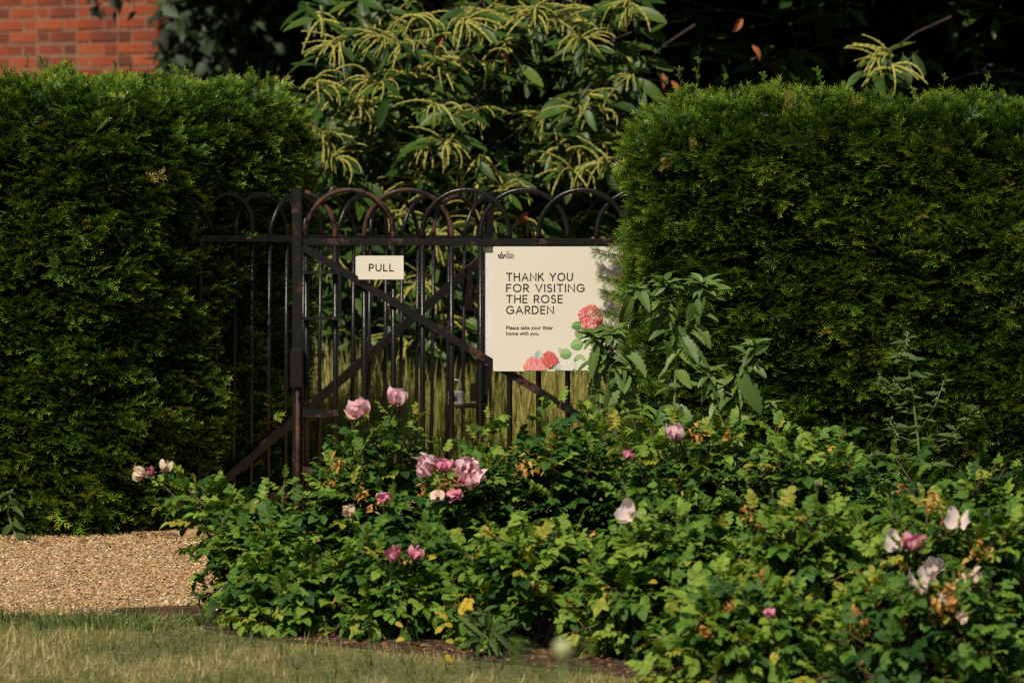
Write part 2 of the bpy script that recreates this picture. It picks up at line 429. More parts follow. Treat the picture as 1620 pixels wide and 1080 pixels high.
def kite(w=0.4):
    mb = MB()
    mb.add([(0, 0, 0), (w * 0.5, 0.42, 0.09), (-w * 0.5, 0.42, 0.09), (0, 1, -0.06)], [(0, 1, 3), (0, 3, 2)], tint=0)
    return mb
P_ROSE_LO = [rose_leaf(i, OVATE_LO).proto() for i in range(5)]
P_ROSE = [rose_leaf(i).proto() for i in range(5)]
P_CHEST = [chestnut_leaf(i).proto() for i in range(5)]
P_CATK = [catkin(i).proto() for i in range(6)]
P_YEW = [yew_spray(i, 9, 2, 0.058, 0.0019).proto() for i in range(6)]
P_YEWL = [yew_spray(40 + i, 8, 2, 0.066, 0.0027).proto() for i in range(6)]
P_GRASS = [grass_blade(b).proto() for b in (0.1, 0.3, 0.55, 0.8)]
P_KITE = [kite(0.45).proto(), kite(0.6).proto()]
def variants(name, protos, tints, smooth=False):
    return [tri_mesh(name, V, F, T + t, smooth) for (V, F, T) in protos for t in tints]

# ================================================================== SETTING
def sheet(name, poly, z, mat):
    me = bpy.data.meshes.new(name)
    me.from_pydata([(x, y, z) for x, y in poly], [], [tuple(range(len(poly)))])
    me.update()
    return structure(link(name, me, None, mat))
sheet('ground', [(-600, -60), (600, -60), (600, 1500), (-600, 1500)], 0.0, 'ground')
BED = [(-0.93, 12.45), (-0.86, 12.12), (-0.71, 11.88), (-0.42, 11.66), (-0.18, 11.45), (0.146, 11.17), (0.40, 10.9), (1.0, 10.2), (2.6, 9.2), (3.4, 9.2), (3.4, 14.15), (0.2, 14.15), (-0.2, 13.55), (-0.6, 13.2), (-0.9, 12.9)]
sheet('gravel_path', [(-7, 12.5), (-0.95, 12.46), (-0.92, 12.9), (-0.62, 13.2), (-0.22, 13.55), (0.18, 14.15), (1.6, 14.15), (1.6, 16.5), (-1.2, 16.5), (-1.2, 15.3), (-7, 15.3)], 0.004, 'gravel')
sheet('soil_bed', BED, 0.008, 'soil')
LAWN = [(-7, 6), (3.4, 6), (3.4, 9.2), (2.6, 9.2), (1.0, 10.2), (0.40, 10.9), (0.146, 11.17), (-0.18, 11.45), (-0.42, 11.66), (-0.71, 11.88), (-0.86, 12.12), (-0.95, 12.46), (-7, 12.5)]
sheet('lawn', LAWN, 0.006, 'lawn_soil')

# gravel: loose pebbles
mbp = MB()
octv = [(1, 0, 0), (0.2, 0.9, 0.1), (-0.9, 0.2, 0), (-0.1, -0.85, 0.1), (0.1, 0.05, 0.62), (0, 0, -0.5)]
mbp.add(octv, [(0, 1, 4), (1, 2, 4), (2, 3, 4), (3, 0, 4)], tint=0)
P_PEB = [mbp.proto()]
n = 46000
px = RNG.uniform(-2.3, -0.45, n); py = 12.44 + (15.1 - 12.44) * RNG.uniform(0, 1, n) ** 1.15
ang = RNG.uniform(0, 6.28, n)
dd = np.stack([np.cos(ang), np.sin(ang), RNG.normal(0, 0.25, n)], 1)
Rm = frames(dd, np.array([[0, 0, 1.0]]) + rnd(n, 0.25))
o = mass('loose_gravel', P_PEB, np.zeros(n, int), np.stack([px, py, RNG.uniform(0.005, 0.011, n)], 1), Rm, RNG.gamma(7, 0.00048, n) + 0.0014, np.clip(RNG.beta(1.5, 1.4, n), 0, 1), 'pebble')
tag(o, 'loose tan and orange gravel pebbles covering the path', 'gravel', kind='stuff')

# lawn grass (dry, mown)
def inside(x, y, poly):
    c = np.zeros(len(x), bool); j = len(poly) - 1
    for i in range(len(poly)):
        xi, yi = poly[i]; xj, yj = poly[j]
        c ^= ((yi > y) != (yj > y)) & (x < (xj - xi) * (y - yi) / (yj - yi + 1e-12) + xi)
        j = i
    return c
def vnoise(x, y, s, z=0.0):
    return np.array([noise.noise(Vector((a * s, b * s, z))) for a, b in zip(x, y)])
n = 80000
gx = RNG.uniform(-2.0, 1.3, n); gy = RNG.uniform(9.9, 12.56, n)
k = inside(gx, gy, LAWN) | ((gx < -0.95) & (gy < 12.52 + 0.03 * np.sin(gx * 23)))
gx, gy = gx[k], gy[k]; n = len(gx)
pn = vnoise(gx, gy * 0.6, 2.6) + 0.7 * vnoise(gx, gy * 0.6, 8.0, 3.0)
green = np.clip(0.55 - 1.4 * pn, 0, 1)           # patches of straw and of green
edge = np.exp(-((gy - 12.32) / 0.16) ** 2) * ((gx > -1.75) & (gx < -1.04))
green = np.clip(green - 0.42 * edge, 0, 1)
h = RNG.uniform(0.009, 0.027, n) * (1 + 0.35 * edge) * (1 + 0.9 * (RNG.uniform(0, 1, n) < 0.06))
tn = np.clip(green * 0.7 + RNG.normal(0.04, 0.22, n), 0.02, 1.0)
a = RNG.uniform(0, 6.28, n)
up = np.stack([np.cos(a) * 1.1, np.sin(a) * 1.1, RNG.uniform(0.5, 1.3, n)], 1)
lie = RNG.uniform(0, 1, n) < 0.75
up[lie, 2] = RNG.uniform(0.05, 0.4, lie.sum())
V_ = np.stack([-np.sin(a), np.cos(a), np.zeros(n)], 1)
z = up / np.linalg.norm(up, axis=1, keepdims=True)
x = V_; y = np.cross(z, x)
Rm = np.stack([x, y, z], 2)
o = mass('lawn_grass', P_GRASS, RNG.integers(0, 4, n), np.stack([gx, gy, np.full(n, 0.004)], 1), Rm, h * 1.2, tn, 'lawn_blade')
tag(o, 'short dry mown lawn grass, straw coloured with green patches', 'grass', kind='stuff')
def tuft(cx, cy, rad, cnt, hmin, hmax, t0, label, name='grass_tuft', mat='lawn_blade', cat='grass'):
    r_ = rad * np.sqrt(RNG.uniform(0, 1, cnt)); th = RNG.uniform(0, 6.28, cnt)
    dx, dy = r_ * np.cos(th), r_ * np.sin(th)
    zz = np.stack([dx / rad * 0.8 + RNG.normal(0, 0.25, cnt), dy / rad * 0.6 + RNG.normal(0, 0.25, cnt), np.ones(cnt)], 1)
    zz /= np.linalg.norm(zz, axis=1, keepdims=True)
    xx = np.cross(rnd(cnt), zz); xx /= np.linalg.norm(xx, axis=1, keepdims=True)
    Rm = np.stack([xx, np.cross(zz, xx), zz], 2)
    o = mass(name, P_GRASS, RNG.integers(1, 4, cnt), np.stack([dx, dy * 0.7, np.full(cnt, 0.0)], 1), Rm, RNG.uniform(hmin, hmax, cnt), RNG.normal(t0, 0.1, cnt), mat, stuff=False)
    o.location = (cx, cy, 0.004)
    return tag(o, label, cat)
p = at(196, 995, 12.2)
tuft(p.x, 12.20, 0.20, 700, 0.02, 0.058, 0.24, 'lush dark green grass tuft in the dry lawn beside the gravel')
p = at(325, 985, 12.3)
tuft(p.x, 12.22, 0.06, 200, 0.02, 0.055, 0.16, 'small green grass tuft beside the end of the edging board')

# tall dry meadow grass beyond the gate
n = 42000
mx = RNG.uniform(-1.5, 2.2, n); my = 16.75 + 2.2 * RNG.uniform(0, 1, n)
a = RNG.uniform(0, 6.28, n)
zz = np.stack([np.cos(a) * 0.55, np.sin(a) * 0.55, np.ones(n)], 1); zz /= np.linalg.norm(zz, axis=1, keepdims=True)
xx = np.stack([-np.sin(a), np.cos(a), np.zeros(n)], 1)
pn = vnoise(mx, my, 3.0, 5.0)
Rm = np.stack([xx, np.cross(zz, xx), zz], 2)
P_MEAD = [(V * np.array([0.32, 1, 1]), F, T) for V, F, T in P_GRASS]
o = mass('meadow_grass', P_MEAD, RNG.integers(0, 3, n), np.stack([mx, my, np.zeros(n)], 1), Rm, RNG.uniform(0.10, 0.44, n) * (1 + 0.7 * pn), np.clip(0.45 + 0.5 * pn + RNG.normal(0, 0.2, n), 0, 1), 'meadow_blade')
tag(o, 'rough half dry grass growing behind the iron gate', 'grass', kind='stuff')

# path edging board
mb = MB()
mb.box(-0.08, 0.21, -0.014, 0.014, -0.02, 0.028, 0.004)
e = mb.build('edging_board', 'edging')
e.location = (-1.06, 12.47, 0); e.rotation_euler = (0, R(-3.0), R(-3))
tag(e, 'weathered reddish brown edging board between gravel path and rose bed', 'edging board')

# ================================================================== YEW HEDGES
def hnoise(p, seed):
    return noise.noise(Vector((p[0] * 2.6 + seed, p[1] * 2.6, p[2] * 3.4))) + 0.7 * noise.noise(Vector((p[0] * 8 + seed, p[1] * 8, p[2] * 11))) + 0.55 * noise.noise(Vector((p[0] * 16 + seed, p[1] * 16, p[2] * 22))) + 0.45 * noise.noise(Vector((p[0] * 30 + seed, p[1] * 30, p[2] * 42)))
def hedge(name, label, path, height, rtop, count, protos, amp, zfun=None, tufts=(), seed=0.0, dens_lo=0.0):
    """path: plan polyline walked with the outside on its right-hand side"""
    root = thing(name, label, 'hedge', (path[0][0], path[0][1], 0))
    P = np.array(path, float)
    seg = np.linalg.norm(np.diff(P, axis=0), axis=1); cum = np.concatenate([[0], np.cumsum(seg)])
    prof_len = (height - rtop) + rtop * math.pi / 2 + 0.35
    nrm2 = np.stack([np.diff(P[:, 1]) / seg, -np.diff(P[:, 0]) / seg], 1)
    def surface(u, s):
        m_ = len(u)
        i = np.clip(np.searchsorted(cum, u) - 1, 0, len(seg) - 1)
        f = (u - cum[i]) / seg[i]
        base = P[i] * (1 - f)[:, None] + P[i + 1] * f[:, None]
        nv = np.stack([(nrm2[np.clip(i + dk, 0, len(seg) - 1)]) for dk in (-1, 0, 1)], 0)
        w = np.stack([np.clip(0.5 - f * 2, 0, 0.5), np.full(m_, 0.6), np.clip(f * 2 - 1.5, 0, 0.5)], 0)
        n2 = (nv * w[..., None]).sum(0); n2 /= np.linalg.norm(n2, axis=1, keepdims=True)
        vert = s < height - rtop
        an = np.clip((s - (height - rtop)) / rtop, 0, math.pi / 2)
        inward = np.where(vert, 0, rtop * (1 - np.cos(an)) + np.clip(s - (height - rtop) - rtop * math.pi / 2, 0, None))
        zz = np.where(vert, s, height - rtop + rtop * np.sin(an))
        N = np.stack([n2[:, 0] * np.cos(an), n2[:, 1] * np.cos(an), np.sin(an)], 1)
        pos = np.stack([base[:, 0] - n2[:, 0] * inward, base[:, 1] - n2[:, 1] * inward, zz], 1)
        if zfun is not None: pos[:, 2] *= zfun(pos[:, 0])
        return pos, N, np.array([hnoise(p, seed) for p in pos])
    u = RNG.uniform(0, cum[-1], count); s = RNG.uniform(dens_lo, prof_len, count)
    pos, N, low = surface(u, s)
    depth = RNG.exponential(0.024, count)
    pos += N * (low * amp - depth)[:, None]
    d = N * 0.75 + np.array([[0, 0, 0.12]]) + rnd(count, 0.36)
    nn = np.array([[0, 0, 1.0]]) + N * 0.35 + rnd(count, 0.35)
    t = 0.29 + 0.18 * low - depth * 1.6 + RNG.normal(0, 0.13, count) - 0.02 * N[:, 2]  # deeper sprays and hollows tinted darker, shade put into the leaf colour
    sc = RNG.uniform(0.7, 1.45, count)
    t[RNG.uniform(0, 1, count) < 0.010] = 1.0          # dead brown sprays
    if len(tufts):
        ex = [np.array(q) for q in tufts]
        E = np.concatenate([e_[:, :3] for e_ in ex]); D = np.concatenate([e_[:, 3:6] for e_ in ex])
        pos = np.concatenate([pos, E]); d = np.concatenate([d, D]); nn = np.concatenate([nn, np.array([[0, -0.4, 1.0]]) + rnd(len(E), 0.3)])
        t = np.concatenate([t, RNG.normal(0.45, 0.08, len(E))]); sc = np.concatenate([sc] + [e_[:, 6] if e_.shape[1] > 6 else RNG.uniform(0.32, 0.55, len(e_)) for e_ in ex])
    wh = RNG.integers(0, len(protos), len(pos))
    base0 = np.array([path[0][0], path[0][1], 0])
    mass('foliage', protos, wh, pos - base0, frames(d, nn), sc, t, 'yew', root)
    # solid core just under the leafy surface, coloured near black as gap shade
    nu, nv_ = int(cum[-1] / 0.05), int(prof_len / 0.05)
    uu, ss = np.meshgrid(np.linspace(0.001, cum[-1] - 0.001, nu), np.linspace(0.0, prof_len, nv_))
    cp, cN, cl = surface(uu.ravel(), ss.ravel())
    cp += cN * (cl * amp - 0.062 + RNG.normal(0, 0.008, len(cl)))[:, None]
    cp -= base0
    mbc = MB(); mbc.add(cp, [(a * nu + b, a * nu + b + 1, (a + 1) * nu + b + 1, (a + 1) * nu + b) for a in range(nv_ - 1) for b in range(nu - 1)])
    mbc.build('gap_shade_core', 'gap_shade', root)
    return root
def sprig(px, py0, py1, Y, cnt, lean=0.0):
    a = at(px, py0, Y); b = at(px + lean, py1, Y)
    out = []
    for i in range(cnt):
        f = i / max(1, cnt - 1)
        p = a.lerp(b, f)
        th = i * 2.4
        out.append((p.x, p.y, p.z, math.cos(th) * (0.75 - 0.5 * f), math.sin(th) * (0.75 - 0.5 * f), 0.65 + 0.8 * f))
    return out
def branch(px0, py0, px1, py1, cnt):
    out = []
    for i in range(cnt):
        f = i / (cnt - 1); p = at(px0 + (px1 - px0) * f, py0 + (py1 - py0) * f, 14.90 + 0.02 * f)
        for k in (-1, 0, 1): out.append((p.x, p.y, p.z, -1.0, -0.15 + 0.1 * k, 0.5 * k - 0.1, 0.9 - 0.25 * f))
    return out
left_path = [(-2.25, 15.02), (-1.9, 15.0), (-1.45, 15.0), (-1.26, 15.18), (-0.86, 16.10), (-0.81, 16.5), (-0.92, 17.0)]
hedge('yew_hedge', 'clipped yew hedge with a slanting end behind the open gate leaf', left_path, 1.50, 0.14, 16500, P_YEWL, 0.075, None,
      [sprig(x_, 128, 128 - h_, 15.1, 5, l_) for x_, h_, l_ in ((45, 38, -4), (60, 28, 6), (180, 22, 3), (270, 18, 2), (400, 14, -5), (110, 20, 3))], 3.0)
right_path = [(0.54, 15.0), (0.445, 14.8), (0.415, 14.5), (0.47, 14.28), (0.65, 14.2), (1.2, 14.2), (2.3, 14.22)]
zf = lambda x: 1.0 - 0.045 * np.clip((0.62 - x) / 0.25, 0, 1.3)
hedge('yew_hedge', 'clipped yew hedge that overlaps the cream rose garden sign', right_path, 1.45, 0.12, 20500, P_YEW, 0.062, zf,
      [sprig(1102, 150, 84, 14.3, 9, 3), sprig(1080, 160, 118, 14.3, 6, -6), sprig(1145, 155, 118, 14.3, 5, 2), sprig(1295, 150, 120, 14.3, 5), sprig(1382, 150, 130, 14.3, 4),
       sprig(1490, 150, 128, 14.3, 4, 4), sprig(1560, 145, 122, 14.3, 5, 2), sprig(1210, 150, 128, 14.3, 4, -3), sprig(1440, 148, 132, 14.3, 3),
       branch(1020, 415, 950, 398, 9), branch(1015, 450, 958, 440, 7), branch(1010, 470, 962, 462, 6), branch(1015, 505, 950, 492, 8), branch(1012, 525, 965, 520, 6), branch(1010, 395, 972, 390, 5)], 9.0)

# ================================================================== IRON GATES
def hoop_pts(x0, x1, zr, ztop, clip=None, n=20):
    r = (x1 - x0) / 2; cx = (x0 + x1) / 2; hs = ztop - r - zr
    pts = [(x0, 0, zr), (x0, 0, zr + hs)]
    for i in range(1, n):
        a = math.pi * (1 - i / n)
        pts.append((cx + r * math.cos(a), 0, zr + hs + r * math.sin(a)))
    pts += [(x1, 0, zr + hs), (x1, 0, zr)]
    if clip is not None: pts = [p for p in pts if clip[0] <= p[0] <= clip[1]]
    return pts
def gate_leaf(root, L, n, sp, first, zr, ztop, rb, rh, stile_w, stile_top, rusty_hoops, handed):
    """local x from the free (meeting) end; bars, interlaced hoops, rails, brace"""
    mb = MB(); mb.box(-stile_w / 2, stile_w / 2, -0.012, 0.012, 0.02, stile_top, 0.003); mb.build('meeting_stile', 'iron_worn', root)
    mb = MB(); mb.box(stile_w / 2 + 0.001, L, -0.010, 0.010, zr - 0.012, zr + 0.012, 0.003); mb.build('top_rail', 'iron_worn', root)
    mb = MB(); mb.box(stile_w / 2 + 0.001, L, -0.009, 0.009, 0.035, 0.062, 0.003); mb.build('bottom_rail', 'iron_worn', root)
    mb = MB(); mb.box(L + 0.001, L + 0.018, -0.010, 0.010, 0.02, zr + 0.010, 0.003); mb.build('hinge_stile', 'iron_worn', root)
    xs = [first + sp * i for i in range(n)]
    m1 = MB(); m1.tube([(0, 0, 0.064), (0, 0, zr - 0.013)], rb, 8); bm = m1.mesh('bar', True); bm.materials.append(MATS['iron'])
    for x in xs:
        o = link('bar', bm, root); o.location = (x, 0, 0)
    y = 0.0
    for i in range(-2, n - 1, 2):
        a, b = first + sp * i, first + sp * (i + 3)
        pts = hoop_pts(a, b, zr + 0.013, ztop, (stile_w / 2, L))
        if len(pts) < 3: continue
        off = 0.007 if (i // 2) % 2 else -0.007
        pts = [(p[0], off * min(1, max(0, (p[2] - zr - 0.03) / 0.05)), p[2]) for p in pts]
        mb = MB(); mb.tube(pts, rh, 7)
        mb.build('hoop', 'iron_rust' if i in rusty_hoops else 'iron', root, True)
def flat_bar(root, name, a, b, w, t, mat, y):
    a, b = Vector((a[0], y, a[1])), Vector((b[0], y, b[1]))
    d = (b - a).normalized(); nrm = Vector((-d.z, 0, d.x)); yv = Vector((0, 1, 0))
    mb = MB(); vs = []
    for p in (a, b):
        for sx, sy in ((-1, -1), (1, -1), (1, 1), (-1, 1)): vs.append(p + nrm * (sx * w / 2) + yv * (sy * t / 2))
    mb.add(vs, [(0, 1, 2, 3), (7, 6, 5, 4), (0, 4, 5, 1), (1, 5, 6, 2), (2, 6, 7, 3), (3, 7, 4, 0)])
    return mb.build(name, mat, root)
def frame_rect(root, name, x0, x1, z0, z1, t, mat, y):
    mb = MB()
    for (a, b, c, d) in ((x0, x1, z1 - t, z1), (x0, x1, z0, z0 + t), (x1 - t, x1, z0 + t, z1 - t)):
        mb.box(a, b, y - 0.02, y + 0.004, c, d)
    return mb.build(name, mat, root)

GX, GY = at(470, 400, 15.0).x, 15.0
front = thing('iron_gate', 'closed black iron bow-top gate leaf holding the cream signs', 'gate', (GX, GY, 0), R(0.6))
px2m = 1 / 460.0
ZR = 1.016
gate_leaf(front, 1.62, 16, 0.1, 0.031, ZR, 1.196, 0.0098, 0.0088, 0.036, 1.198, (-2, 0, 2), True)
fz = lambda py: 1.37 - (py - 220) * px2m
flat_bar(front, 'brace', (0.02, fz(390)), (1.02, fz(672) - 0.0), 0.026, 0.010, 'iron_worn', -0.0165)
flat_bar(front, 'brace_continuation', (1.0205, fz(672)), (1.6, 0.14), 0.026, 0.010, 'iron_worn', -0.0165)
frame_rect(front, 'hand_guard', 0.019, 0.152, fz(505), fz(428), 0.010, 'iron_worn', -0.018)
mb = MB(); mb.box(-0.024, 0.024, -0.052, -0.0125, fz(612), fz(550), 0.006); mb.build('bolt_housing', 'iron_worn', front)
mb = MB(); mb.tube([(0.002, -0.030, 0.04), (0.002, -0.030, fz(612.5))], 0.008, 8); mb.build('drop_bolt', 'iron_rust', front, True)
mb = MB(); mb.box(0.0185, 0.142, -0.026, -0.0105, fz(659), fz(647)); mb.build('catch_strap', 'iron_worn', front)
mb = MB(); mb.box(0.0185, 0.055, -0.026, -0.0105, fz(750), fz(738)); mb.build('bolt_guide', 'iron_rust', front)

hx, hy = at(322, 372, 15.5).x, 15.5
ex, ey = at(769, 385, 16.9).x, 16.9
Lb = math.hypot(ex - hx, ey - hy)
back = thing('iron_gate', 'black iron bow-top gate leaf standing open behind the signed leaf', 'gate', (ex, ey, 0), math.atan2(hy - ey, hx - ex))
gate_leaf(back, Lb + 0.03, 17, 0.1, 0.06, 0.985, 1.145, 0.0075, 0.0085, 0.034, 1.16, (0,), False)
back.rotation_euler = (0, R(-1.1), math.atan2(hy - ey, hx - ex))
# the open leaf's local -y faces away from the camera side, its +y towards the camera
flat_bar(back, 'brace', (0.022, 0.93), (Lb - 0.0, 0.075), 0.034, 0.010, 'iron_worn', 0.0145)
bz = lambda py: 1.37 - (py - 220) / 410.0
frame_rect(back, 'hand_guard', 0.018, 0.165, bz(492), bz(425), 0.010, 'iron_worn', 0.030)
mb = MB(); mb.box(0.0185, 0.11, 0.010, 0.026, bz(456), bz(443)); mb.build('latch_bar', 'iron_rust', back)
mb = MB(); mb.tube([(0.03, 0.030, bz(641)), (0.24, 0.030, bz(641))], 0.010, 8); mb.build('slide_bolt', 'iron_worn', back, True)
mb = MB(); mb.box(0.06, 0.13, 0.012, 0.020, bz(640) + 0.012, bz(606)); mb.build('bolt_plate', 'iron_worn', back)
mb = MB(); mb.box(0.0175, 0.10, 0.012, 0.024, bz(705), bz(697)); mb.build('bolt_guide', 'iron_worn', back)

# padlock hanging on the open leaf's bolt
pl = at(721, 628, 16.55)
pad = thing('padlock', 'weathered grey metal padlock hanging on the sliding bolt of the open gate', 'padlock', (pl.x, 16.60, pl.z - 0.03), R(-8))
mb = MB(); mb.box(-0.030, 0.030, -0.013, 0.013, -0.005, 0.052, 0.006); mb.build('lock_body', 'padlock_metal', pad)
mb = MB(); mb.tube([(-0.018, 0, 0.05), (-0.018, 0, 0.075)] + [(-0.018 * math.cos(q), 0, 0.075 + 0.018 * math.sin(q)) for q in np.linspace(0.3, 2.84, 7)] + [(0.018, 0, 0.075), (0.018, 0, 0.05)], 0.0045, 7); mb.build('shackle', 'padlock_metal', pad, True)
mb = MB(); mb.box(-0.006, 0.006, -0.0145, -0.0132, 0.012, 0.030); mb.build('keyhole_cover', 'iron', pad)

# ================================================================== SIGNS
def plate(name, x0, x1, z0, z1, r, t, mat, parent, y):
    """rounded plate, front face at y, thickness t behind it"""
    out = []
    for cx, cz, a0 in ((x1 - r, z1 - r, 0), (x0 + r, z1 - r, 90), (x0 + r, z0 + r, 180), (x1 - r, z0 + r, 270)):
        for k in range(6):
            a = R(a0 + k * 18); out.append((cx + r * math.cos(a), cz + r * math.sin(a)))
    n = len(out)
    vs = [(p[0], y, p[1]) for p in out] + [(p[0], y + t, p[1]) for p in out]
    fs = [tuple(range(n - 1, -1, -1)), tuple(range(n, 2 * n))] + [(i, (i + 1) % n, n + (i + 1) % n, n + i) for i in range(n)]
    mb = MB(); mb.add(vs, fs)
    return mb.build(name, mat, parent)

def arc(cx, cy, rx, ry, a0, a1, n=14):
    return [(cx + rx * math.cos(R(a0 + (a1 - a0) * i / n)), cy + ry * math.sin(R(a0 + (a1 - a0) * i / n))) for i in range(n + 1)]
GL = {
 'T': (0.72, [[(0, 1), (0.72, 1)], [(0.36, 1), (0.36, 0)]]),
 'H': (0.74, [[(0, 0), (0, 1)], [(0.74, 0), (0.74, 1)], [(0, 0.52), (0.74, 0.52)]]),
 'A': (0.86, [[(0, 0), (0.43, 1), (0.86, 0)], [(0.15, 0.34), (0.71, 0.34)]]),
 'N': (0.78, [[(0, 0), (0, 1), (0.78, 0), (0.78, 1)]]),
 'K': (0.68, [[(0, 0), (0, 1)], [(0.64, 1), (0.02, 0.42)], [(0.22, 0.6), (0.68, 0)]]),
 'Y': (0.76, [[(0, 1), (0.38, 0.47), (0.76, 1)], [(0.38, 0.47), (0.38, 0)]]),
 'O': (0.98, [arc(0.49, 0.5, 0.49, 0.5, 0, 360, 28)]),
 'U': (0.72, [[(0, 1)] + arc(0.36, 0.36, 0.36, 0.36, 180, 360, 12) + [(0.72, 1)]]),
 'F': (0.54, [[(0, 0), (0, 1), (0.54, 1)], [(0, 0.52), (0.48, 0.52)]]),
 'R': (0.60, [[(0, 0), (0, 1), (0.32, 1)] + arc(0.32, 0.73, 0.27, 0.27, 90, -90, 8) + [(0, 0.46)], [(0.28, 0.46), (0.60, 0)]]),
 'V': (0.80, [[(0, 1), (0.40, 0), (0.80, 1)]]),
 'I': (0.02, [[(0.01, 0), (0.01, 1)]]),
 'S': (0.54, [arc(0.27, 0.74, 0.25, 0.26, 40, 230, 9) + arc(0.27, 0.26, 0.27, 0.27, 60, -150, 10)]),
 'G': (0.92, [arc(0.49, 0.5, 0.49, 0.5, 45, 325, 20) + [(0.92, 0.22), (0.92, 0.48), (0.56, 0.48)]]),
 'E': (0.54, [[(0.54, 0), (0, 0), (0, 1), (0.54, 1)], [(0, 0.52), (0.48, 0.52)]]),
 'D': (0.78, [[(0, 0), (0, 1), (0.30, 1)] + arc(0.30, 0.5, 0.48, 0.5, 90, -90, 12) + [(0, 0)]]),
 'P': (0.58, [[(0, 0), (0, 1), (0.30, 1)] + arc(0.30, 0.725, 0.275, 0.275, 90, -90, 8) + [(0, 0.45)]]),
 'L': (0.50, [[(0, 1), (0, 0), (0.50, 0)]]),
}
def ribbon(mb, pts, w, y):
    pts = [Vector((p[0], 0, p[1])) for p in pts]
    n = len(pts); vs = []
    closed = (pts[0] - pts[-1]).length < 1e-6
    for i in range(n):
        a = pts[i - 1] if i > 0 else (pts[-2] if closed else None)
        b = pts[i + 1] if i < n - 1 else (pts[1] if closed else None)
        d1 = (pts[i] - a).normalized() if a is not None else (b - pts[i]).normalized()
        d2 = (b - pts[i]).normalized() if b is not None else d1
        n1 = Vector((-d1.z, 0, d1.x)); n2 = Vector((-d2.z, 0, d2.x))
        m = (n1 + n2)
        if m.length < 0.2: m = n1
        m.normalize()
        k = min(1.8, 1.0 / max(0.35, m.dot(n1)))
        p = pts[i]
        if a is None: p = p - d1 * (w * 0.4)
        if b is None: p = p + d1 * (w * 0.4)
        vs += [p + m * (w / 2 * k), p - m * (w / 2 * k)]
    vs = [(v.x, y, v.z) for v in vs]
    mb.add(vs, [(2 * i, 2 * i + 2, 2 * i + 3, 2 * i + 1) for i in range(n - 1)])
def letters(parent, text, x0, x1, z, cap, y, w, track=0.36, space=0.62, mat='ink'):
    tot = 0
    for i, ch in enumerate(text):
        tot += space if ch == ' ' else GL[ch][0] + (track if i < len(text) - 1 else 0)
    sx = (x1 - x0) / tot
    mb = MB(); x = 0
    for ch in text:
        if ch == ' ': x += space; mb.build('lettering', mat, parent); mb = MB(); continue
        for k, st in enumerate(GL[ch][1]):
            ribbon(mb, [(x0 + (x + p[0]) * sx, z + p[1] * cap) for p in st], w, y - 0.00003 * k)
        x += GL[ch][0] + track
    return mb.build('lettering', mat, parent)
def font_line(parent, text, x0, x1, z, size, y, mat='ink'):
    cu = bpy.data.curves.new('lettering', 'FONT'); cu.body = text; cu.size = size; cu.resolution_u = 3; cu.offset = size * 0.02
    ob = bpy.data.objects.new('lettering', cu); COL.objects.link(ob)
    bpy.context.view_layer.update()
    me = bpy.data.meshes.new_from_object(ob.evaluated_get(bpy.context.evaluated_depsgraph_get()))
    COL.objects.unlink(ob); bpy.data.objects.remove(ob)
    co = np.empty(len(me.vertices) * 3, np.float32); me.vertices.foreach_get('co', co); co = co.reshape(-1, 3)
    sx = (x1 - x0) / (co[:, 0].max() - co[:, 0].min())
    out = np.stack([x0 + (co[:, 0] - co[:, 0].min()) * sx, np.full(len(co), y), z + co[:, 1]], 1)
    me.vertices.foreach_set('co', out.astype(np.float32).ravel()); me.update(); me.name = 'lettering'
    me.materials.clear()
    return link('lettering', me, parent, mat)

# --- big sign; local x from its left edge, z from its bottom edge
SX, SZ = at(780, 587, 14.965).x, at(780, 587, 14.965).z
sign = thing('garden_sign', 'square cream sign thanking visitors to the rose garden, with printed roses', 'sign', (SX, 14.965, SZ), R(0.6))
SW, SH = 0.446, 0.428
plate('panel', 0, SW, 0, SH, 0.006, 0.003, 'sign_cream', sign, 0)
plate('mounting_plate', -0.0285, SW - 0.03, 0.018, SH - 0.002, 0.004, 0.003, 'sign_white', sign, 0.056)
cs = px2m / 4.91                      # crop pixels of the lettering to metres
lx = lambda c: c * cs; lz = lambda c: SH - (c - 55) * cs
yk = -0.0006
for txt, x1, zb in (('THANK YOU', 615, 319), ('FOR VISITING', 706, 405), ('THE ROSE', 537, 490), ('GARDEN', 468, 575)):
    letters(sign, txt, lx(106), lx(x1), lz(zb), 56 * cs, yk, 9.6 * cs)
font_line(sign, 'Please take your litter', lx(102), lx(466), lz(698), 41 * cs, yk)
font_line(sign, 'home with you.', lx(102), lx(357), lz(742), 41 * cs, yk)
font_line(sign, 'THE', lx(102), lx(122), lz(102), 13 * cs, yk)
font_line(sign, 'ROYAL', lx(99), lx(162), lz(127), 26 * cs, yk)
font_line(sign, 'PARKS', lx(99), lx(162), lz(148), 26 * cs, yk)
mb = MB()                              # crown emblem: finial, four lobes, base lobes
def blob(mb, cx, cz, rx, rz, y, col=None, rot=0, n=14, wob=0.0, seed=0):
    rg = random.Random(seed); vs = [(lx(cx), y, lz(cz))]
    for k in range(n):
        a = 2 * math.pi * k / n; q = 1 + rg.uniform(-wob, wob)
        ax, az = rx * math.cos(a) * q, rz * math.sin(a) * q
        vs.append((lx(cx + ax * math.cos(rot) - az * math.sin(rot)), y, lz(cz + ax * math.sin(rot) + az * math.cos(rot))))
    mb.add(vs, [(0, 1 + (k + 1) % n, 1 + k) for k in range(n)], col)
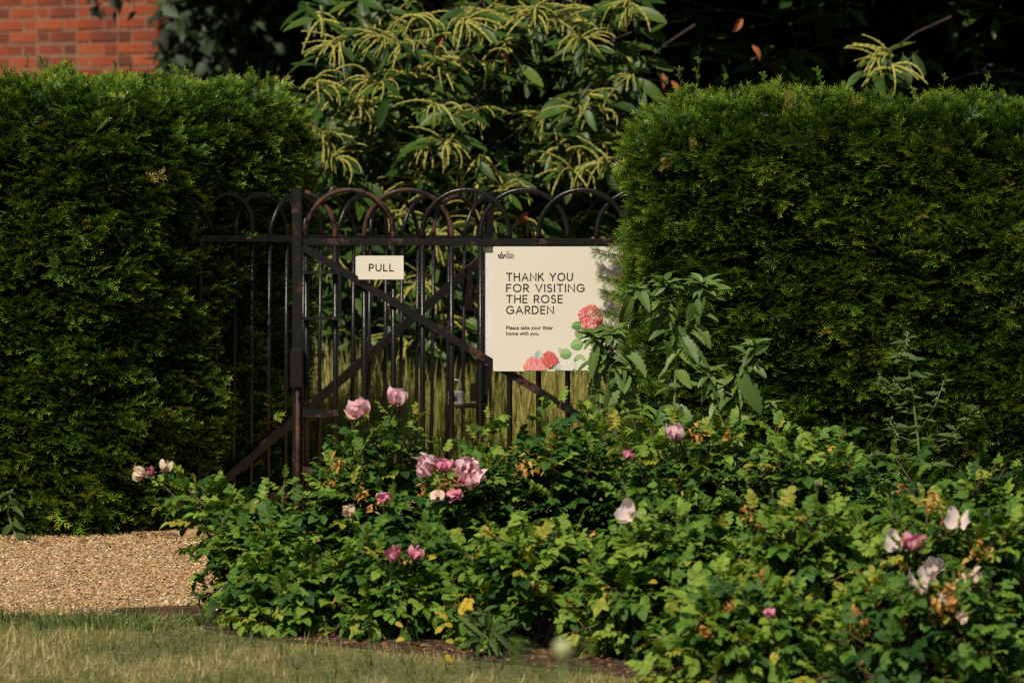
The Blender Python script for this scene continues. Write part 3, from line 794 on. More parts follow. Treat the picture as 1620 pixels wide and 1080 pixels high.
for cx, cz, rx, rz, ro in ((65, 102, 5, 8, 0), (43, 126, 6.5, 11, -0.25), (88, 126, 6.5, 11, 0.25), (57, 120, 5.5, 9.5, 0.55), (74, 120, 5.5, 9.5, -0.55), (65.5, 124, 3.4, 6, 0), (55, 141, 10, 7.5, 0.15), (76, 141, 10, 7.5, -0.15), (65.5, 136, 4, 3, 0)):
    blob(mb, cx, cz, rx, rz, yk, (0.02, 0.018, 0.015), ro)
mb.build('crown_emblem', 'print', sign)

# --- printed flowers: each one flat print layer of painted petals
def mixc(a, b, f): return tuple(a[i] * (1 - f) + b[i] * f for i in range(3))
def petal_shape(mb, cx, cz, a, r0, r1, wd, y, ca, cb, clipz=1015):
    """painted petal from radius r0 to r1 at angle a, in three shaded strips"""
    ca_, sa_ = math.cos(a), math.sin(a)
    strips = [(-1, -0.3), (-0.3, 0.35), (0.35, 1)]
    for q, (u0, u1) in enumerate(strips):
        pts = []
        for u, s in ((u0, 0), (u0 * 1.0, 0.45), (u0 * 0.85, 0.8), ((u0 + u1) / 2 * 0.6, 1.0), (u1 * 0.85, 0.8), (u1, 0.45), (u1, 0)):
            w = wd * (0.35 + 0.65 * min(1, s * 1.6))
            rr = r0 + (r1 - r0) * s
            X = cx + ca_ * rr - sa_ * u * w; Z = cz + sa_ * rr + ca_ * u * w
            pts.append((lx(X), y - 0.000004 * q, lz(min(Z, clipz))))
        mb.add(pts, [tuple(range(6, -1, -1))], mixc(ca, cb, (0.15, 0.5, 0.9)[q]))
layer = [yk]
def nexty():
    layer[0] -= 0.000022; return layer[0]
def printed_rose(cx, cz, rx, n, deep, mid, pale, seed, streak=True):
    rg = random.Random(seed); mb = MB()
    rings = [(1.0, n, 0.42), (0.82, n, 0.40), (0.62, n - 2, 0.36), (0.42, n - 4, 0.30), (0.25, 5, 0.2)]
    for q, (f, k, w) in enumerate(rings):
        for i in range(k):
            a = 2 * math.pi * (i + 0.5 * (q % 2)) / k + rg.uniform(-0.15, 0.15)
            l_ = rx * f * rg.uniform(0.88, 1.1)
            c1 = mixc(mid, pale, rg.uniform(0, 1)); c0 = mixc(deep, mid, rg.uniform(0, 0.6))
            petal_shape(mb, cx, cz, a, rx * f * 0.15, l_, rx * w * 0.8, nexty(), c0, c1)
    if streak:
        for i in range(110):
            a = rg.uniform(0, 6.28); r0 = rx * rg.uniform(0.15, 0.85)
            petal_shape(mb, cx + math.cos(a) * r0, cz + math.sin(a) * r0, a + rg.uniform(-0.6, 0.6), 0, rx * rg.uniform(0.1, 0.22), rx * 0.04, nexty(), rg.choice([deep, WH3, pale]), rg.choice([deep, WH3, mid]))
    mb.build('printed_rose', 'print', sign)
def printed_leaf(cx, cz, L, W, rot, ca, cb):
    mb = MB()
    for sg in (-1, 1):
        pts = []
        for s, w in [(0, 0.05)] + [(q, math.sin(math.pi * min(1, q * 0.92 + 0.06)) ** 0.8) for q in (0.15, 0.3, 0.5, 0.7, 0.85)] + [(1, 0)]:
            pts.append((s * L, sg * w * W))
        pts += [(0.6 * L, 0), (0.2 * L, 0)]
        y = nexty()
        vs = [(lx(cx + p[0] * math.cos(rot) - p[1] * math.sin(rot)), y, lz(min(1015, cz + p[0] * math.sin(rot) + p[1] * math.cos(rot)))) for p in pts]
        mb.add(vs, [tuple(range(len(vs))) if sg < 0 else tuple(range(len(vs) - 1, -1, -1))], ca if sg < 0 else cb)
    for s in (0.25, 0.45, 0.65, 0.82):
        for sg in (-1, 1):
            y = nexty(); w = 2.2
            pts = [(s * L, 0), (s * L + w, 0), ((s + 0.12) * L + w, sg * W * 0.6), ((s + 0.12) * L, sg * W * 0.6)]
            vs = [(lx(cx + p[0] * math.cos(rot) - p[1] * math.sin(rot)), y, lz(min(1015, cz + p[0] * math.sin(rot) + p[1] * math.cos(rot)))) for p in pts]
            mb.add(vs, [(0, 1, 2, 3)], mixc(ca, (0.6, 0.7, 0.45), 0.45))
    mb.build('printed_leaf', 'print', sign)
GR1, GR2, GR3 = (0.05, 0.17, 0.04), (0.14, 0.30, 0.08), (0.30, 0.42, 0.18)
BL1, BL2 = (0.28, 0.38, 0.38), (0.50, 0.56, 0.52)
for a_ in ((700, 660, 95, 36, 2.95, GR1, GR2), (690, 715, 65, 40, 2.4, GR2, (0.33, 0.26, 0.10)), (700, 800, 105, 46, 2.85, GR2, GR3), (610, 880, 95, 42, 3.0, GR2, GR3), (625, 925, 100, 45, 0.2, GR3, GR2),
           (540, 865, 45, 16, 3.5, BL2, GR3), (760, 790, 80, 40, 0.5, GR1, GR2), (780, 900, 90, 45, -0.3, GR3, GR2), (350, 930, 70, 32, -1.45, BL1, BL2), (300, 930, 38, 15, 2.9, BL2, BL1), (330, 940, 60, 22, 3.6, BL2, BL1),
           (500, 960, 60, 30, 0.5, BL1, BL2), (470, 990, 70, 30, 0.1, BL2, BL1), (600, 960, 75, 35, 1.7, BL1, BL2), (690, 990, 90, 28, 3.3, BL2, (0.75, 0.72, 0.62)), (830, 960, 90, 35, -0.8, GR1, GR2)):
    printed_leaf(*a_)
WH1, WH2, WH3 = (0.46, 0.50, 0.50), (0.70, 0.68, 0.62), (0.78, 0.75, 0.66)
printed_rose(575, 985, 62, 7, WH1, WH2, WH3, 3, False)
printed_rose(690, 985, 60, 7, WH1, WH2, WH3, 4, False)
printed_rose(318, 1000, 100, 9, (0.62, 0.12, 0.12), (0.74, 0.28, 0.26), (0.80, 0.50, 0.46), 5, False)
printed_rose(440, 928, 66, 8, (0.42, 0.03, 0.03), (0.60, 0.08, 0.07), (0.70, 0.25, 0.20), 6, False)
printed_rose(868, 868, 58, 8, (0.42, 0.02, 0.03), (0.60, 0.05, 0.07), (0.68, 0.15, 0.15), 8, False)
printed_rose(755, 600, 104, 12, (0.60, 0.05, 0.07), (0.68, 0.13, 0.14), (0.80, 0.55, 0.50), 7, True)
# --- PULL sign
QX, QZ = at(562, 442, 14.965).x, at(562, 442, 14.965).z
pull = thing('pull_sign', 'small cream door sign reading PULL on the iron gate bars', 'sign', (QX, 14.965, QZ), R(0.6))
plate('panel', 0.010, 0.166, 0, 0.0815, 0.0035, 0.003, 'sign_cream', pull, 0)
plate('mounting_plate', 0.0, 0.150, 0.004, 0.078, 0.004, 0.003, 'sign_white', pull, 0.050)
ps = px2m / 11.57
letters(pull, 'PULL', (508 - 250) * ps, (945 - 250) * ps, 0.0815 - (447 - 170) * ps, 118 * ps, yk, 22 * ps, track=0.40)

# ================================================================== BRICK WALL (behind, upper left)
wc = at(250, 100, 26.0)
wall = thing('brick_wall', 'red brick garden wall end rising behind the hedge', 'wall', (wc.x, 26.0, 0), R(180 - 38))
# local x runs from the corner to the left and back, local +y faces the camera
mb = MB(); mb.box(0.012, 3.4, -0.33, -0.005, 0, 4.2); mb.build('mortar_core', 'mortar', wall)
def brick_mesh(w):
    mb = MB(); mb.box(0.0, w - 0.003, -0.10, 0.0, 0, 0.062, 0.004); me = mb.mesh('brick'); me.materials.append(MATS['brick']); return me
BS, BH = brick_mesh(0.215), brick_mesh(0.1025)
rest = MB(); cnt = 0
for c in range(56):
    z = c * 0.075 + 0.005
    x = 0.0; k = c % 2
    if k: x = 0.0
    j = 0
    while x < 3.3:
        stretcher = (j % 2 == 0) if k == 0 else (j % 2 == 1 and True)
        if k == 1 and j == 0: stretcher = False
        w = 0.215 if stretcher else 0.1025
        if 17 <= c <= 33 and x < 2.4 and cnt < 300:
            o = link('brick', BS if stretcher else BH, wall)
            o.location = (x, random.uniform(-0.004, 0.004), z + random.uniform(-0.0015, 0.0015)); o.rotation_euler = (0, R(random.uniform(-0.4, 0.4)), R(random.uniform(-0.5, 0.5))); cnt += 1
        else:
            rest.box(x, x + w, -0.10, random.uniform(-0.004, 0.003), z, z + 0.065)
        x += w + 0.010; j += 1
o = rest.build('brickwork', 'brick', wall); o['kind'] = 'stuff'

# ================================================================== TREES BEHIND
def curve_pts(a, b, sag, n=6):
    a, b = Vector(a), Vector(b); out = []
    for i in range(n):
        f = i / (n - 1); p = a.lerp(b, f); p.z += sag * math.sin(math.pi * f); out.append(p)
    return out
tree = thing('chestnut_tree', 'sweet chestnut tree with drooping yellow catkins behind the gate', 'tree', (3.5, 21.5, 0))
tb = Vector((3.5, 21.5, 0))
mb = MB(); mb.tube([(0, 0, 0), (0.05, 0, 0.9), (0.0, 0.1, 2.2), (-0.1, 0.1, 4.5), (0, 0, 7)], [0.34, 0.26, 0.22, 0.16, 0.06], 10); mb.build('trunk', 'bark', tree, True)
CLUS = [(530, 70, 1), (600, 60, 1), (655, 25, 1), (690, 95, 1), (640, 120, 1), (735, 35, 1), (772, 22, 1), (845, 15, 1), (918, 60, 1), (900, 35, 0.8), (998, 5, 1), (560, 160, 1), (590, 195, 0.8), (545, 130, .8),
        (690, 165, 0.6), (752, 175, 0.7), (705, 225, 1), (735, 255, 1), (670, 235, 0.9), (860, 190, 0.8), (880, 235, 1), (925, 235, 1), (845, 255, 0.9), (905, 270, .8), (530, 250, 0.8), (655, 290, 0.8), (715, 300, 1), (770, 275, 0.8),
        (1392, 92, 0.9), (1410, 105, 0.4), (620, 340, 0.8), (690, 370, 0.9), (760, 350, 0.7), (600, 430, 0.6), (660, 450, 0.9), (700, 500, 0.7), (560, 370, 0.6), (745, 470, .7), (640, 540, 0.5), (820, 345, 0.5), (1000, 120, 0.4), (955, 260, .7), (508, 210, .7), (930, 150, .3),
        (800, 300, .8), (720, 420, .8), (590, 130, .9), (630, 70, .8), (800, 70, .5), (500, 130, .5)]
leafP, leafD, leafN, leafS, leafT = [], [], [], [], []
catP, catD, catN, catS, catT = [], [], [], [], []
twigs = []
def chest_shoot(p, w, nl, nc, lit=0.5, droop=0.25):
    axis = Vector((random.uniform(-0.7, 0.5), -0.75, random.uniform(-0.25, 0.45))).normalized()
    back_ = p - axis * 0.45 + Vector((random.uniform(0, 0.25), 0.25, 0.12))
    twigs.append((p, back_))
    for i in range(nl):
        th = i * 2.4 + random.uniform(-0.3, 0.3)
        s = -0.22 * (i / max(1, nl)) - 0.01
        b = p + axis * s * 1.4 + Vector((random.gauss(0, .015), random.gauss(0, .015), random.gauss(0, .015)))
        side = Vector((math.cos(th), 0.3 * math.sin(th), 0.55 * math.sin(th)))
        d = (axis * 0.45 + side * 0.9 + Vector((0, 0, -droop - random.uniform(0, 0.35)))).normalized()
        leafP.append(b + d * 0.02); leafD.append(d); leafN.append(Vector((random.gauss(-0.15, 0.3), random.gauss(-0.45, 0.3), 1)))
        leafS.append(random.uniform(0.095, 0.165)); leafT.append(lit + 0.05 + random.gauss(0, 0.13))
    cb = Vector((random.uniform(-0.55, 0.55), -0.1, random.uniform(-0.45, 0.15)))
    for i in range(nc):
        th = i * 2.4 + random.uniform(-0.5, 0.5)
        b = p + axis * random.uniform(-0.10, 0.03)
        d = (axis * random.uniform(0.2, 0.8) + cb + Vector((math.cos(th) * 0.75, 0.3 * math.sin(th), 0.05 + 0.4 * math.sin(th)))).normalized()
        catP.append(b); catD.append(d); catN.append(Vector((0, 0, 1)) + Vector((random.gauss(0, .2), random.gauss(0, .2), 0)))
        catS.append(random.uniform(0.10, 0.20)); catT.append(random.gauss(0.5, 0.15))
for (cx, cy, w) in CLUS:
    Y = random.uniform(17.9, 18.5)
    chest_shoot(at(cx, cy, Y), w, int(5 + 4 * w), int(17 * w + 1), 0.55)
N_LIT = len(leafP)
for _ in range(235):        # leafy shoots without catkins, a little deeper in the skirt
    cx, cy = random.uniform(470, 1010), random.uniform(-30, 600)
    if cx > 800 and cy > 300 and random.random() < .6: continue
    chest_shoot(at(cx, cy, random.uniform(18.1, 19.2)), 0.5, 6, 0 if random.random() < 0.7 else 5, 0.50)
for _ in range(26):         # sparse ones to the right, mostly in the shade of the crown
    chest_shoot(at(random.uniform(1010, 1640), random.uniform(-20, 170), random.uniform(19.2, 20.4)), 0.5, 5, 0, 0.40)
A = lambda L: np.array([tuple(v) for v in L], float)
b0 = np.array(tb)
LP, LD, LN, LS, LT = A(leafP), A(leafD), A(leafN), np.array(leafS), np.array(leafT)
Rm = frames(LD, LN)
order = np.argsort(LP[:, 1])
first, later = order[:300], order[300:]
tl = [0.25, 0.42, 0.55, 0.7]
VM = variants('leaf', P_CHEST, tl, True)
wh = RNG.integers(0, 5, len(LP)); ti = np.abs(LT[:, None] - np.array(tl)[None]).argmin(1)
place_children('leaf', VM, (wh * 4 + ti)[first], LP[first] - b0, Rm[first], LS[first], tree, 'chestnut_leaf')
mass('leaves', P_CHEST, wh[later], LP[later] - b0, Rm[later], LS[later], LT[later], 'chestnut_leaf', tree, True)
CP, CD, CN, CSc, CT = A(catP), A(catD), A(catN), np.array(catS), np.array(catT)
Rc = frames(CD, CN); order = np.argsort(CP[:, 1]); first, later = order[:300], order[300:]
tl = [0.35, 0.5, 0.65]; CM = variants('catkin', P_CATK, tl, True)
wh = RNG.integers(0, 6, len(CP)); ti = np.abs(CT[:, None] - np.array(tl)[None]).argmin(1)
place_children('catkin', CM, (wh * 3 + ti)[first], CP[first] - b0, Rc[first], CSc[first], tree, 'catkin')
if len(later): mass('catkins', P_CATK, wh[later], CP[later] - b0, Rc[later], CSc[later], CT[later], 'catkin', tree, True)
mb = MB()
for p, q in twigs:
    mb.tube([p - tb, (p + q) / 2 - tb + Vector((0, 0, 0.02)), q - tb], [0.003, 0.005, 0.008], 4, False)
o = mb.build('twigs', 'bark', tree); o['kind'] = 'stuff'
for (x_, y_, z_) in ((-0.6, 18.6, 2.3), (0.2, 18.9, 2.5), (0.9, 19.0, 2.6), (-1.2, 19.2, 2.8), (3.6, 19.4, 2.7), (2.4, 18.9, 2.9)):
    mb = MB(); mb.tube([p_ - tb for p_ in curve_pts((3.48, 21.5, 3.0 + random.uniform(-.5, .8)), (x_, y_, z_), 0.5)], [0.10, 0.08, 0.06, 0.045, 0.03, 0.012], 6); mb.build('limb', 'bark', tree, True)
for (cx, cy) in ((1062, 128), (1190, 72), (836, 335), (1048, 116), (702, 60), (792, 85), (1175, 30)):
    mb = MB(); blade(mb, (0, 0, 0), (random.uniform(-1, 1), -0.2, -0.8), (0.2, -1, 0.4), 0.07, 0.032, LANCE, 0.7, 0.3, tint=0.7, twist=0.8)
    o = mb.build('dead_leaf', 'dead_orange', tree); o.location = at(cx, cy, 18.4) - tb
# unseen crown above the picture, a thick leafy dome added to darken the inside
n = 46000
fx = RNG.uniform(-3.0, 6.5, n); fy = RNG.uniform(18.6, 27.5, n)
top = 2.35 + 2.6 * np.sqrt(np.clip((fy - 18.4) / 3.0, 0, 1)) 
fz_ = top - RNG.uniform(0, 1, n) ** 1.2 * np.clip((top - 2.15), 0.1, 1.7)
keep = ~((fx < -1.4) & (fy < 20.6)) & (fx > -2.25)
fx, fy, fz_ = fx[keep], fy[keep], fz_[keep]; n = len(fx)
mass('crown', P_KITE, RNG.integers(0, 2, n), np.stack([fx, fy, fz_], 1) - b0, frames(rnd(n) + np.array([[0, -0.3, -0.4]]), rnd(n, 0.6) + np.array([[0, 0, 1.0]])), RNG.uniform(0.16, 0.27, n), RNG.normal(0.4, 0.12, n), 'chestnut_leaf', tree)

# dark evergreens that close the view
def evergreen(label, x0, x1, y0, y1, h, cnt, t0, size=(0.18, 0.32)):
    cx, cy = (x0 + x1) / 2, (y0 + y1) / 2
    root = thing('evergreen_tree', label, 'tree', (cx, cy, 0))
    mb = MB(); mb.tube([(0, 0, 0), (0.03, 0, h * 0.5), (0, 0, h * 0.95)], [0.18, 0.12, 0.03], 8); mb.build('trunk', 'bark', root, True)
    X = RNG.uniform(x0, x1, cnt); Y = RNG.uniform(y0, y1, cnt); Z = RNG.uniform(0.0, h, cnt)
    bul = np.array([noise.noise(Vector((a * 1.3, b * 1.3, c * 1.6))) for a, b, c in zip(X, Y, Z)])
    Y = Y + bul * 0.5 + 0.35 * ((X - cx) / (x1 - x0) * 2) ** 2
    mass('crown', P_KITE, RNG.integers(0, 2, cnt), np.stack([X - cx, Y - cy, Z], 1), frames(rnd(cnt) + np.array([[0, -0.5, -0.4]]), rnd(cnt, 0.5) + np.array([[0, -0.4, 1.0]])), RNG.uniform(size[0], size[1], cnt), RNG.normal(t0, 0.15, cnt) + 0.2 * bul, 'wood_leaf', root)
evergreen('dark evergreen tree between the brick wall and the chestnut', -1.98, -0.9, 24.2, 25.6, 3.4, 14000, 0.65, (0.10, 0.17))
evergreen('dark evergreen tree directly behind the chestnut catkins', -1.1, 1.6, 25.0, 27.0, 3.5, 11000, 0.2)
evergreen('dark evergreen tree behind the hedge that overlaps the sign', 1.4, 4.4, 24.8, 27.0, 3.5, 11000, 0.2)
evergreen('dark evergreen tree farthest from the brick wall', 4.2, 7.0, 24.8, 27.0, 3.5, 8000, 0.2)
# hanging dark twigs in front of the wall
hang = thing('hanging_branch', 'dark leafy branch hanging in front of the brick wall top', 'branch', tuple(at(200, -60, 23.5)))
h0 = Vector(hang.location)
mb = MB(); hp = []
for (cx, cy) in ((150, 10), (178, 12), (196, 4), (212, 14)):
    b = at(cx, cy, 23.5 + random.uniform(-0.1, 0.1)); mb.tube([Vector((random.uniform(-0.05, 0.05), 0, random.uniform(-0.05, 0.1))), (b - h0) * 0.6 + Vector((0, 0, 0.05)), b - h0], [0.008, 0.005, 0.002], 4, False)
    for i in range(14): hp.append(b - h0 + Vector((random.gauss(0, .02), random.gauss(0, .02), random.uniform(-0.02, 0.22))))
mb.build('twig', 'bark', hang)
hp = A(hp); n = len(hp)
mass('leaves', P_KITE, RNG.integers(0, 2, n), hp, frames(rnd(n, 0.5) + np.array([[0, 0, -1.0]]), rnd(n)), RNG.uniform(0.05, 0.1, n), RNG.normal(0.2, 0.1, n), 'wood_leaf', hang)

# ================================================================== ROSE BUSHES
RT = [0.24, 0.36, 0.48, 0.6, 0.74, 0.84, 1.0]
RV = variants('leaf', P_ROSE, RT, False)
BUSH = {}
REG = []
def in_front(px, py, Y, rad=20):
    """depth just in front of the bush leaves that grow around this spot"""
    a = REG[0]
    near = a[(np.abs(a[:, 0] - px) < rad) & (np.abs(a[:, 1] - py) < rad), 2]
    return min(Y, float(np.sort(near)[min(1, len(near) - 1)]) - 0.04) if len(near) else Y
def rose_bush(key, label, cx, cy, rx, ry, h, shoots, t0=0.42, seed=1, extra=()):
    root = thing('rose_bush', label, 'rose bush', (cx, cy, 0.0), 0, None)
    rg = random.Random(seed)
    LP, LD, LN, LS, LT = [], [], [], [], []
    canes = MB(); nc = 0
    tips = []
    for k in range(int(shoots * 1.45)):
        th = k * 2.39996 + rg.uniform(-0.3, 0.3)
        cz = rg.uniform(0.06, 1.0)
        rr = math.sqrt(max(0.0, 1 - (cz - 0.15) ** 2 * 1.05)) * rg.uniform(0.75, 1.05)
        if k % 5 == 0: rr *= 0.55; 
        zz = h * (cz if k % 5 else rg.uniform(0.8, 1.02)) * rg.uniform(0.88, 1.1)
        tips.append((Vector((math.cos(th) * rr * rx, math.sin(th) * rr * ry, zz)), rg.uniform(0, 1)))
    for e in extra: tips.append((Vector(e) - Vector((cx, cy, 0)), 1.0))
    for k, (tip, yg) in enumerate(tips):
        base = Vector((rg.uniform(-0.25, 0.25) * rx, rg.uniform(-0.25, 0.25) * ry, 0.0))
        mid = base.lerp(tip, 0.55) + Vector((0, 0, 0.10 * h + 0.05))
        pts = []
        for i in range(6):
            f = i / 5
            pts.append(base * (1 - f) ** 2 + mid * 2 * f * (1 - f) + tip * f * f)
        canes.tube(pts, [0.006, 0.0055, 0.005, 0.004, 0.003, 0.002], 4, False)
        nl = rg.randint(8, 11)
        yt = rg.choice([0.24, 0.12, 0, 0, -0.08])
        for i in range(nl):
            f = 1 - (i / nl) ** 1.1 * 0.62
            p = base * (1 - f) ** 2 + mid * 2 * f * (1 - f) + tip * f * f
            ax = ((mid - base) * (1 - f) + (tip - mid) * f).normalized()
            a = i * 2.39996 + k
            u_ = ax.orthogonal().normalized(); v_ = ax.cross(u_)
            side = u_ * math.cos(a) + v_ * math.sin(a)
            spread = 0.45 + 0.75 * min(1, i / 3)
            d = (ax * (1.1 - spread * 0.6) + side * spread + Vector((0, 0, 0.05)))
            size = rg.uniform(0.054, 0.088) * (0.55 + 0.45 * min(1, i / 3))
            LP.append(p + side * 0.004); LD.append(d); LS.append(size)
            LN.append(Vector((rg.gauss(0, .25), rg.gauss(-0.15, .25), 1)) + side * -0.2)
            old = rg.random()
            LT.append(min(0.84, t0 + 0.30 * max(0, 1 - i / 2.5) * (0.4 + yg) + yt + rg.gauss(0, 0.11) - 0.12 * (i > 4)) + (0.4 if old < 0.005 else 0))
    canes.build('canes', 'cane', root)['kind'] = 'stuff'
    LP, LD, LN, LS, LT = A(LP), A(LD), A(LN), np.array(LS), np.array(LT)
    LP[:, 2] = np.maximum(LP[:, 2], 0.03)
    W = LP + LD / np.linalg.norm(LD, axis=1, keepdims=True) * (LS * 0.7)[:, None] + np.array([cx, cy, 0])
    REG.append(np.stack([810 + W[:, 0] / W[:, 1] * FPX, 220 + (CAM_H - W[:, 2]) / W[:, 1] * FPX, W[:, 1]], 1))
    Rm = frames(LD, LN); wh = RNG.integers(0, 5, len(LP))
    ti = np.abs(LT[:, None] - np.array(RT)[None]).argmin(1)
    order = np.argsort(LP[:, 1] - 0.4 * LP[:, 2]); first, later = order[:300], order[300:]
    place_children('leaf', RV, (wh * len(RT) + ti)[first], LP[first], Rm[first], LS[first], root, 'rose_leaf')
    if len(later): mass('leaves', P_ROSE_LO, wh[later], LP[later], Rm[later], LS[later], LT[later], 'rose_leaf', root)
    BUSH[key] = root
    return root
def bx(px, Y): return (px - 810) / FPX * Y
rose_bush('a', 'low rose bush beside gravel, its long side shoot bearing faded cream blooms', bx(425, 12.5), 12.42, 0.14, 0.26, 0.30, 42, 0.46, 1,
          [at(256, 765, 12.7), at(262, 772, 12.68), at(285, 762, 12.66), at(300, 775, 12.6), at(318, 768, 12.62), at(310, 785, 12.6), at(340, 770, 12.6), at(335, 800, 12.5), at(330, 845, 12.45), at(322, 900, 12.4), at(318, 945, 12.35), at(345, 870, 12.35), at(400, 790, 12.5), at(450, 760, 12.5), at(370, 800, 12.5)])
rose_bush('b', 'rose bush topped by two pale pink cupped blooms before the gate post', bx(580, 12.5), 12.55, 0.21, 0.25, 0.50, 48, 0.40, 2,
          [at(620, 650, 12.5), at(578, 668, 12.5), at(660, 660, 12.6), at(540, 700, 12.5), at(600, 690, 12.5), at(645, 690, 12.5), at(520, 740, 12.4)])
rose_bush('c', 'rose bush bearing a large cluster of pink and browning blooms', bx(735, 12.5), 12.5, 0.20, 0.25, 0.44, 46, 0.42, 3,
          [at(775, 665, 12.7), at(790, 690, 12.7), at(830, 700, 12.7), at(760, 690, 12.6)])
rose_bush('d', 'tall rose bush below the cream sign, without open blooms', bx(905, 12.6), 12.6, 0.22, 0.26, 0.53, 48, 0.38, 4,
          [at(885, 640, 12.7), at(930, 650, 12.7), at(860, 670, 12.7), at(950, 640, 12.7)])
rose_bush('e', 'rose bush with one pink bloom beside browned petals at the weed stems', bx(1090, 12.5), 12.5, 0.26, 0.28, 0.54, 50, 0.46, 5, [at(1000, 660, 12.6), at(1040, 690, 12.5), at(1130, 670, 12.6), at(975, 680, 12.6)])
rose_bush('f', 'rose bush before the yew hedge with tan withered flower heads and no petals', bx(1275, 12.5), 12.4, 0.25, 0.28, 0.51, 48, 0.44, 6, [at(1230, 680, 12.5), at(1270, 690, 12.5), at(1320, 720, 12.5)])
rose_bush('g', 'rose bush with tan withered heads at the foot of the upright goosefoot', bx(1500, 12.2), 12.15, 0.30, 0.28, 0.44, 52, 0.42, 7, [at(1590, 740, 12.2), at(1560, 760, 12.2), at(1610, 750, 12.2)])
rose_bush('o', 'lowest rose bush, its leaves touching the soil near the edging board', bx(455, 12.05), 12.06, 0.17, 0.15, 0.19, 34, 0.48, 15)
rose_bush('h', 'low rose bush with two small bright pink blooms close together', bx(640, 12.0), 11.98, 0.25, 0.20, 0.27, 46, 0.44, 8)
rose_bush('i', 'low rose bush with yellowing leaves above the bare soil edge', bx(840, 11.75), 11.72, 0.25, 0.20, 0.31, 46, 0.50, 9)
rose_bush('j', 'rose bush with a single whitish folded petal bloom', bx(1050, 11.6), 11.5, 0.26, 0.22, 0.36, 48, 0.50, 10)
rose_bush('k', 'rose bush of fresh light green shoots with a red bud', bx(1270, 11.4), 11.3, 0.26, 0.24, 0.40, 50, 0.56, 11)
rose_bush('l', 'rose bush with large pale petals and one deep pink half closed bloom', bx(1510, 11.2), 11.15, 0.30, 0.24, 0.43, 52, 0.45, 12)
rose_bush('m', 'rose bush at the bed edge where it meets the grass', bx(1180, 11.0), 10.75, 0.26, 0.22, 0.27, 42, 0.50, 13)
rose_bush('n', 'rose bush bearing a cluster of withered tan and cream blooms', bx(1450, 10.8), 10.6, 0.30, 0.22, 0.28, 42, 0.44, 14)

# ---- blooms
REG[:] = [np.concatenate(REG)]
def petal_mesh(size, cup, seed, ruff=0.12, t0=0.5):
    rg = random.Random(seed); nu, nv = 7, 7
    vs, ts, fs = [], [], []
    ph = rg.uniform(0, 6)
    for j in range(nv):
        v = j / (nv - 1)
        for i in range(nu):
            u = i / (nu - 1) * 2 - 1
            w = 0.16 + 0.62 * math.sin(math.pi * min(1.0, 0.10 + 0.62 * v))
            y = v * (1 - 0.10 * (1 - abs(u)) * (v > 0.8)) - 0.10 * u * u * v
            z = cup * v * v * 0.55 + 0.30 * u * u * w * v
            k = ruff * v * v * math.sin(u * 4.2 + ph + v * 2) + ruff * 0.5 * v * math.sin(u * 9 + ph * 2)
            vs.append((u * w * size, y * size, (z + k) * size))
            ts.append(t0 - 0.35 + 0.75 * v * (0.6 + 0.4 * abs(u)) + rg.uniform(-0.08, 0.08))
    for j in range(nv - 1):
        for i in range(nu - 1):
            a = j * nu + i; fs.append((a, a + 1, a + nu + 1, a + nu))
    mb = MB(); mb.add(vs, fs, tint=ts); return mb
def align(o, axis, roll=0.0):
    q = Vector(axis).to_track_quat('Z', 'Y'); o.rotation_mode = 'QUATERNION'
    from mathutils import Quaternion
    o.rotation_quaternion = q @ Quaternion((0, 0, 1), roll)
fseed = [100]
def bloom(bush, px, py, Y, size, axis, openness, mat, n=5, label=None, drop=0.12, inner=True):
    """flower = calyx with stalk; its petals are children"""
    root = BUSH[bush]; Y = in_front(px, py, Y); p = at(px, py, Y) - Vector(root.location)
    fseed[0] += 1; rg = random.Random(fseed[0])
    ax = Vector(axis).normalized()
    mb = MB()
    mb.tube([(0, 0, -0.02 - 0.4 * drop), (0, 0, -0.012), (0, 0, -0.004), (0, 0, 0.004)], [0.0022, 0.003, 0.007, 0.004], 6, tint=0.5)
    for k in range(5):
        a = 2 * math.pi * k / 5
        blade(mb, (0.004 * math.cos(a), 0.004 * math.sin(a), -0.002), (math.cos(a), math.sin(a), -0.1), (0, 0, 1), size * 0.6, size * 0.16, LANCE, 0.2, 0.2, tint=0.6)
    fl = mb.build('flower', 'stem_green', root, True)
    fl.location = p; align(fl, ax, rg.uniform(0, 6))
    if label: fl['label'] = label
    for layer_ in range(2 if inner else 1):
        m = n if layer_ == 0 else max(3, n - 2)
        for k in range(m):
            a = 2 * math.pi * (k + 0.5 * layer_) / m + rg.uniform(-0.25, 0.25)
            th = (openness if layer_ == 0 else openness * 0.45) * rg.uniform(0.8, 1.2)       # angle from the flower axis
            s = size * (1 if layer_ == 0 else 0.72) * rg.uniform(0.85, 1.1)
            o = petal_mesh(s, 0.75, fseed[0] * 10 + k + 50 * layer_, 0.17, 0.55).build('petal', mat, fl, True)
            from mathutils import Matrix
            # local y -> outwards tilted by th from +z, local z -> towards the axis
            rad = Vector((math.cos(a), math.sin(a), 0)); Yd = rad * math.sin(th) + Vector((0, 0, math.cos(th)))
            Zd = -rad * math.cos(th) + Vector((0, 0, math.sin(th))); Xd = Yd.cross(Zd)
            o.matrix_local = Matrix(((Xd.x, Yd.x, Zd.x, rad.x * 0.003), (Xd.y, Yd.y, Zd.y, rad.y * 0.003), (Xd.z, Yd.z, Zd.z, 0.001), (0, 0, 0, 1)))
    if openness > 0.8:
        mb = MB()
        for k in range(26):
            a = rg.uniform(0, 6.28); r_ = rg.uniform(0, 0.01)
            mb.tube([(0, 0, 0.002), (r_ * math.cos(a), r_ * math.sin(a), 0.013)], [0.0005, 0.0012], 3, tint=0.7)
        mb.build('stamens', 'catkin', fl)
    return fl
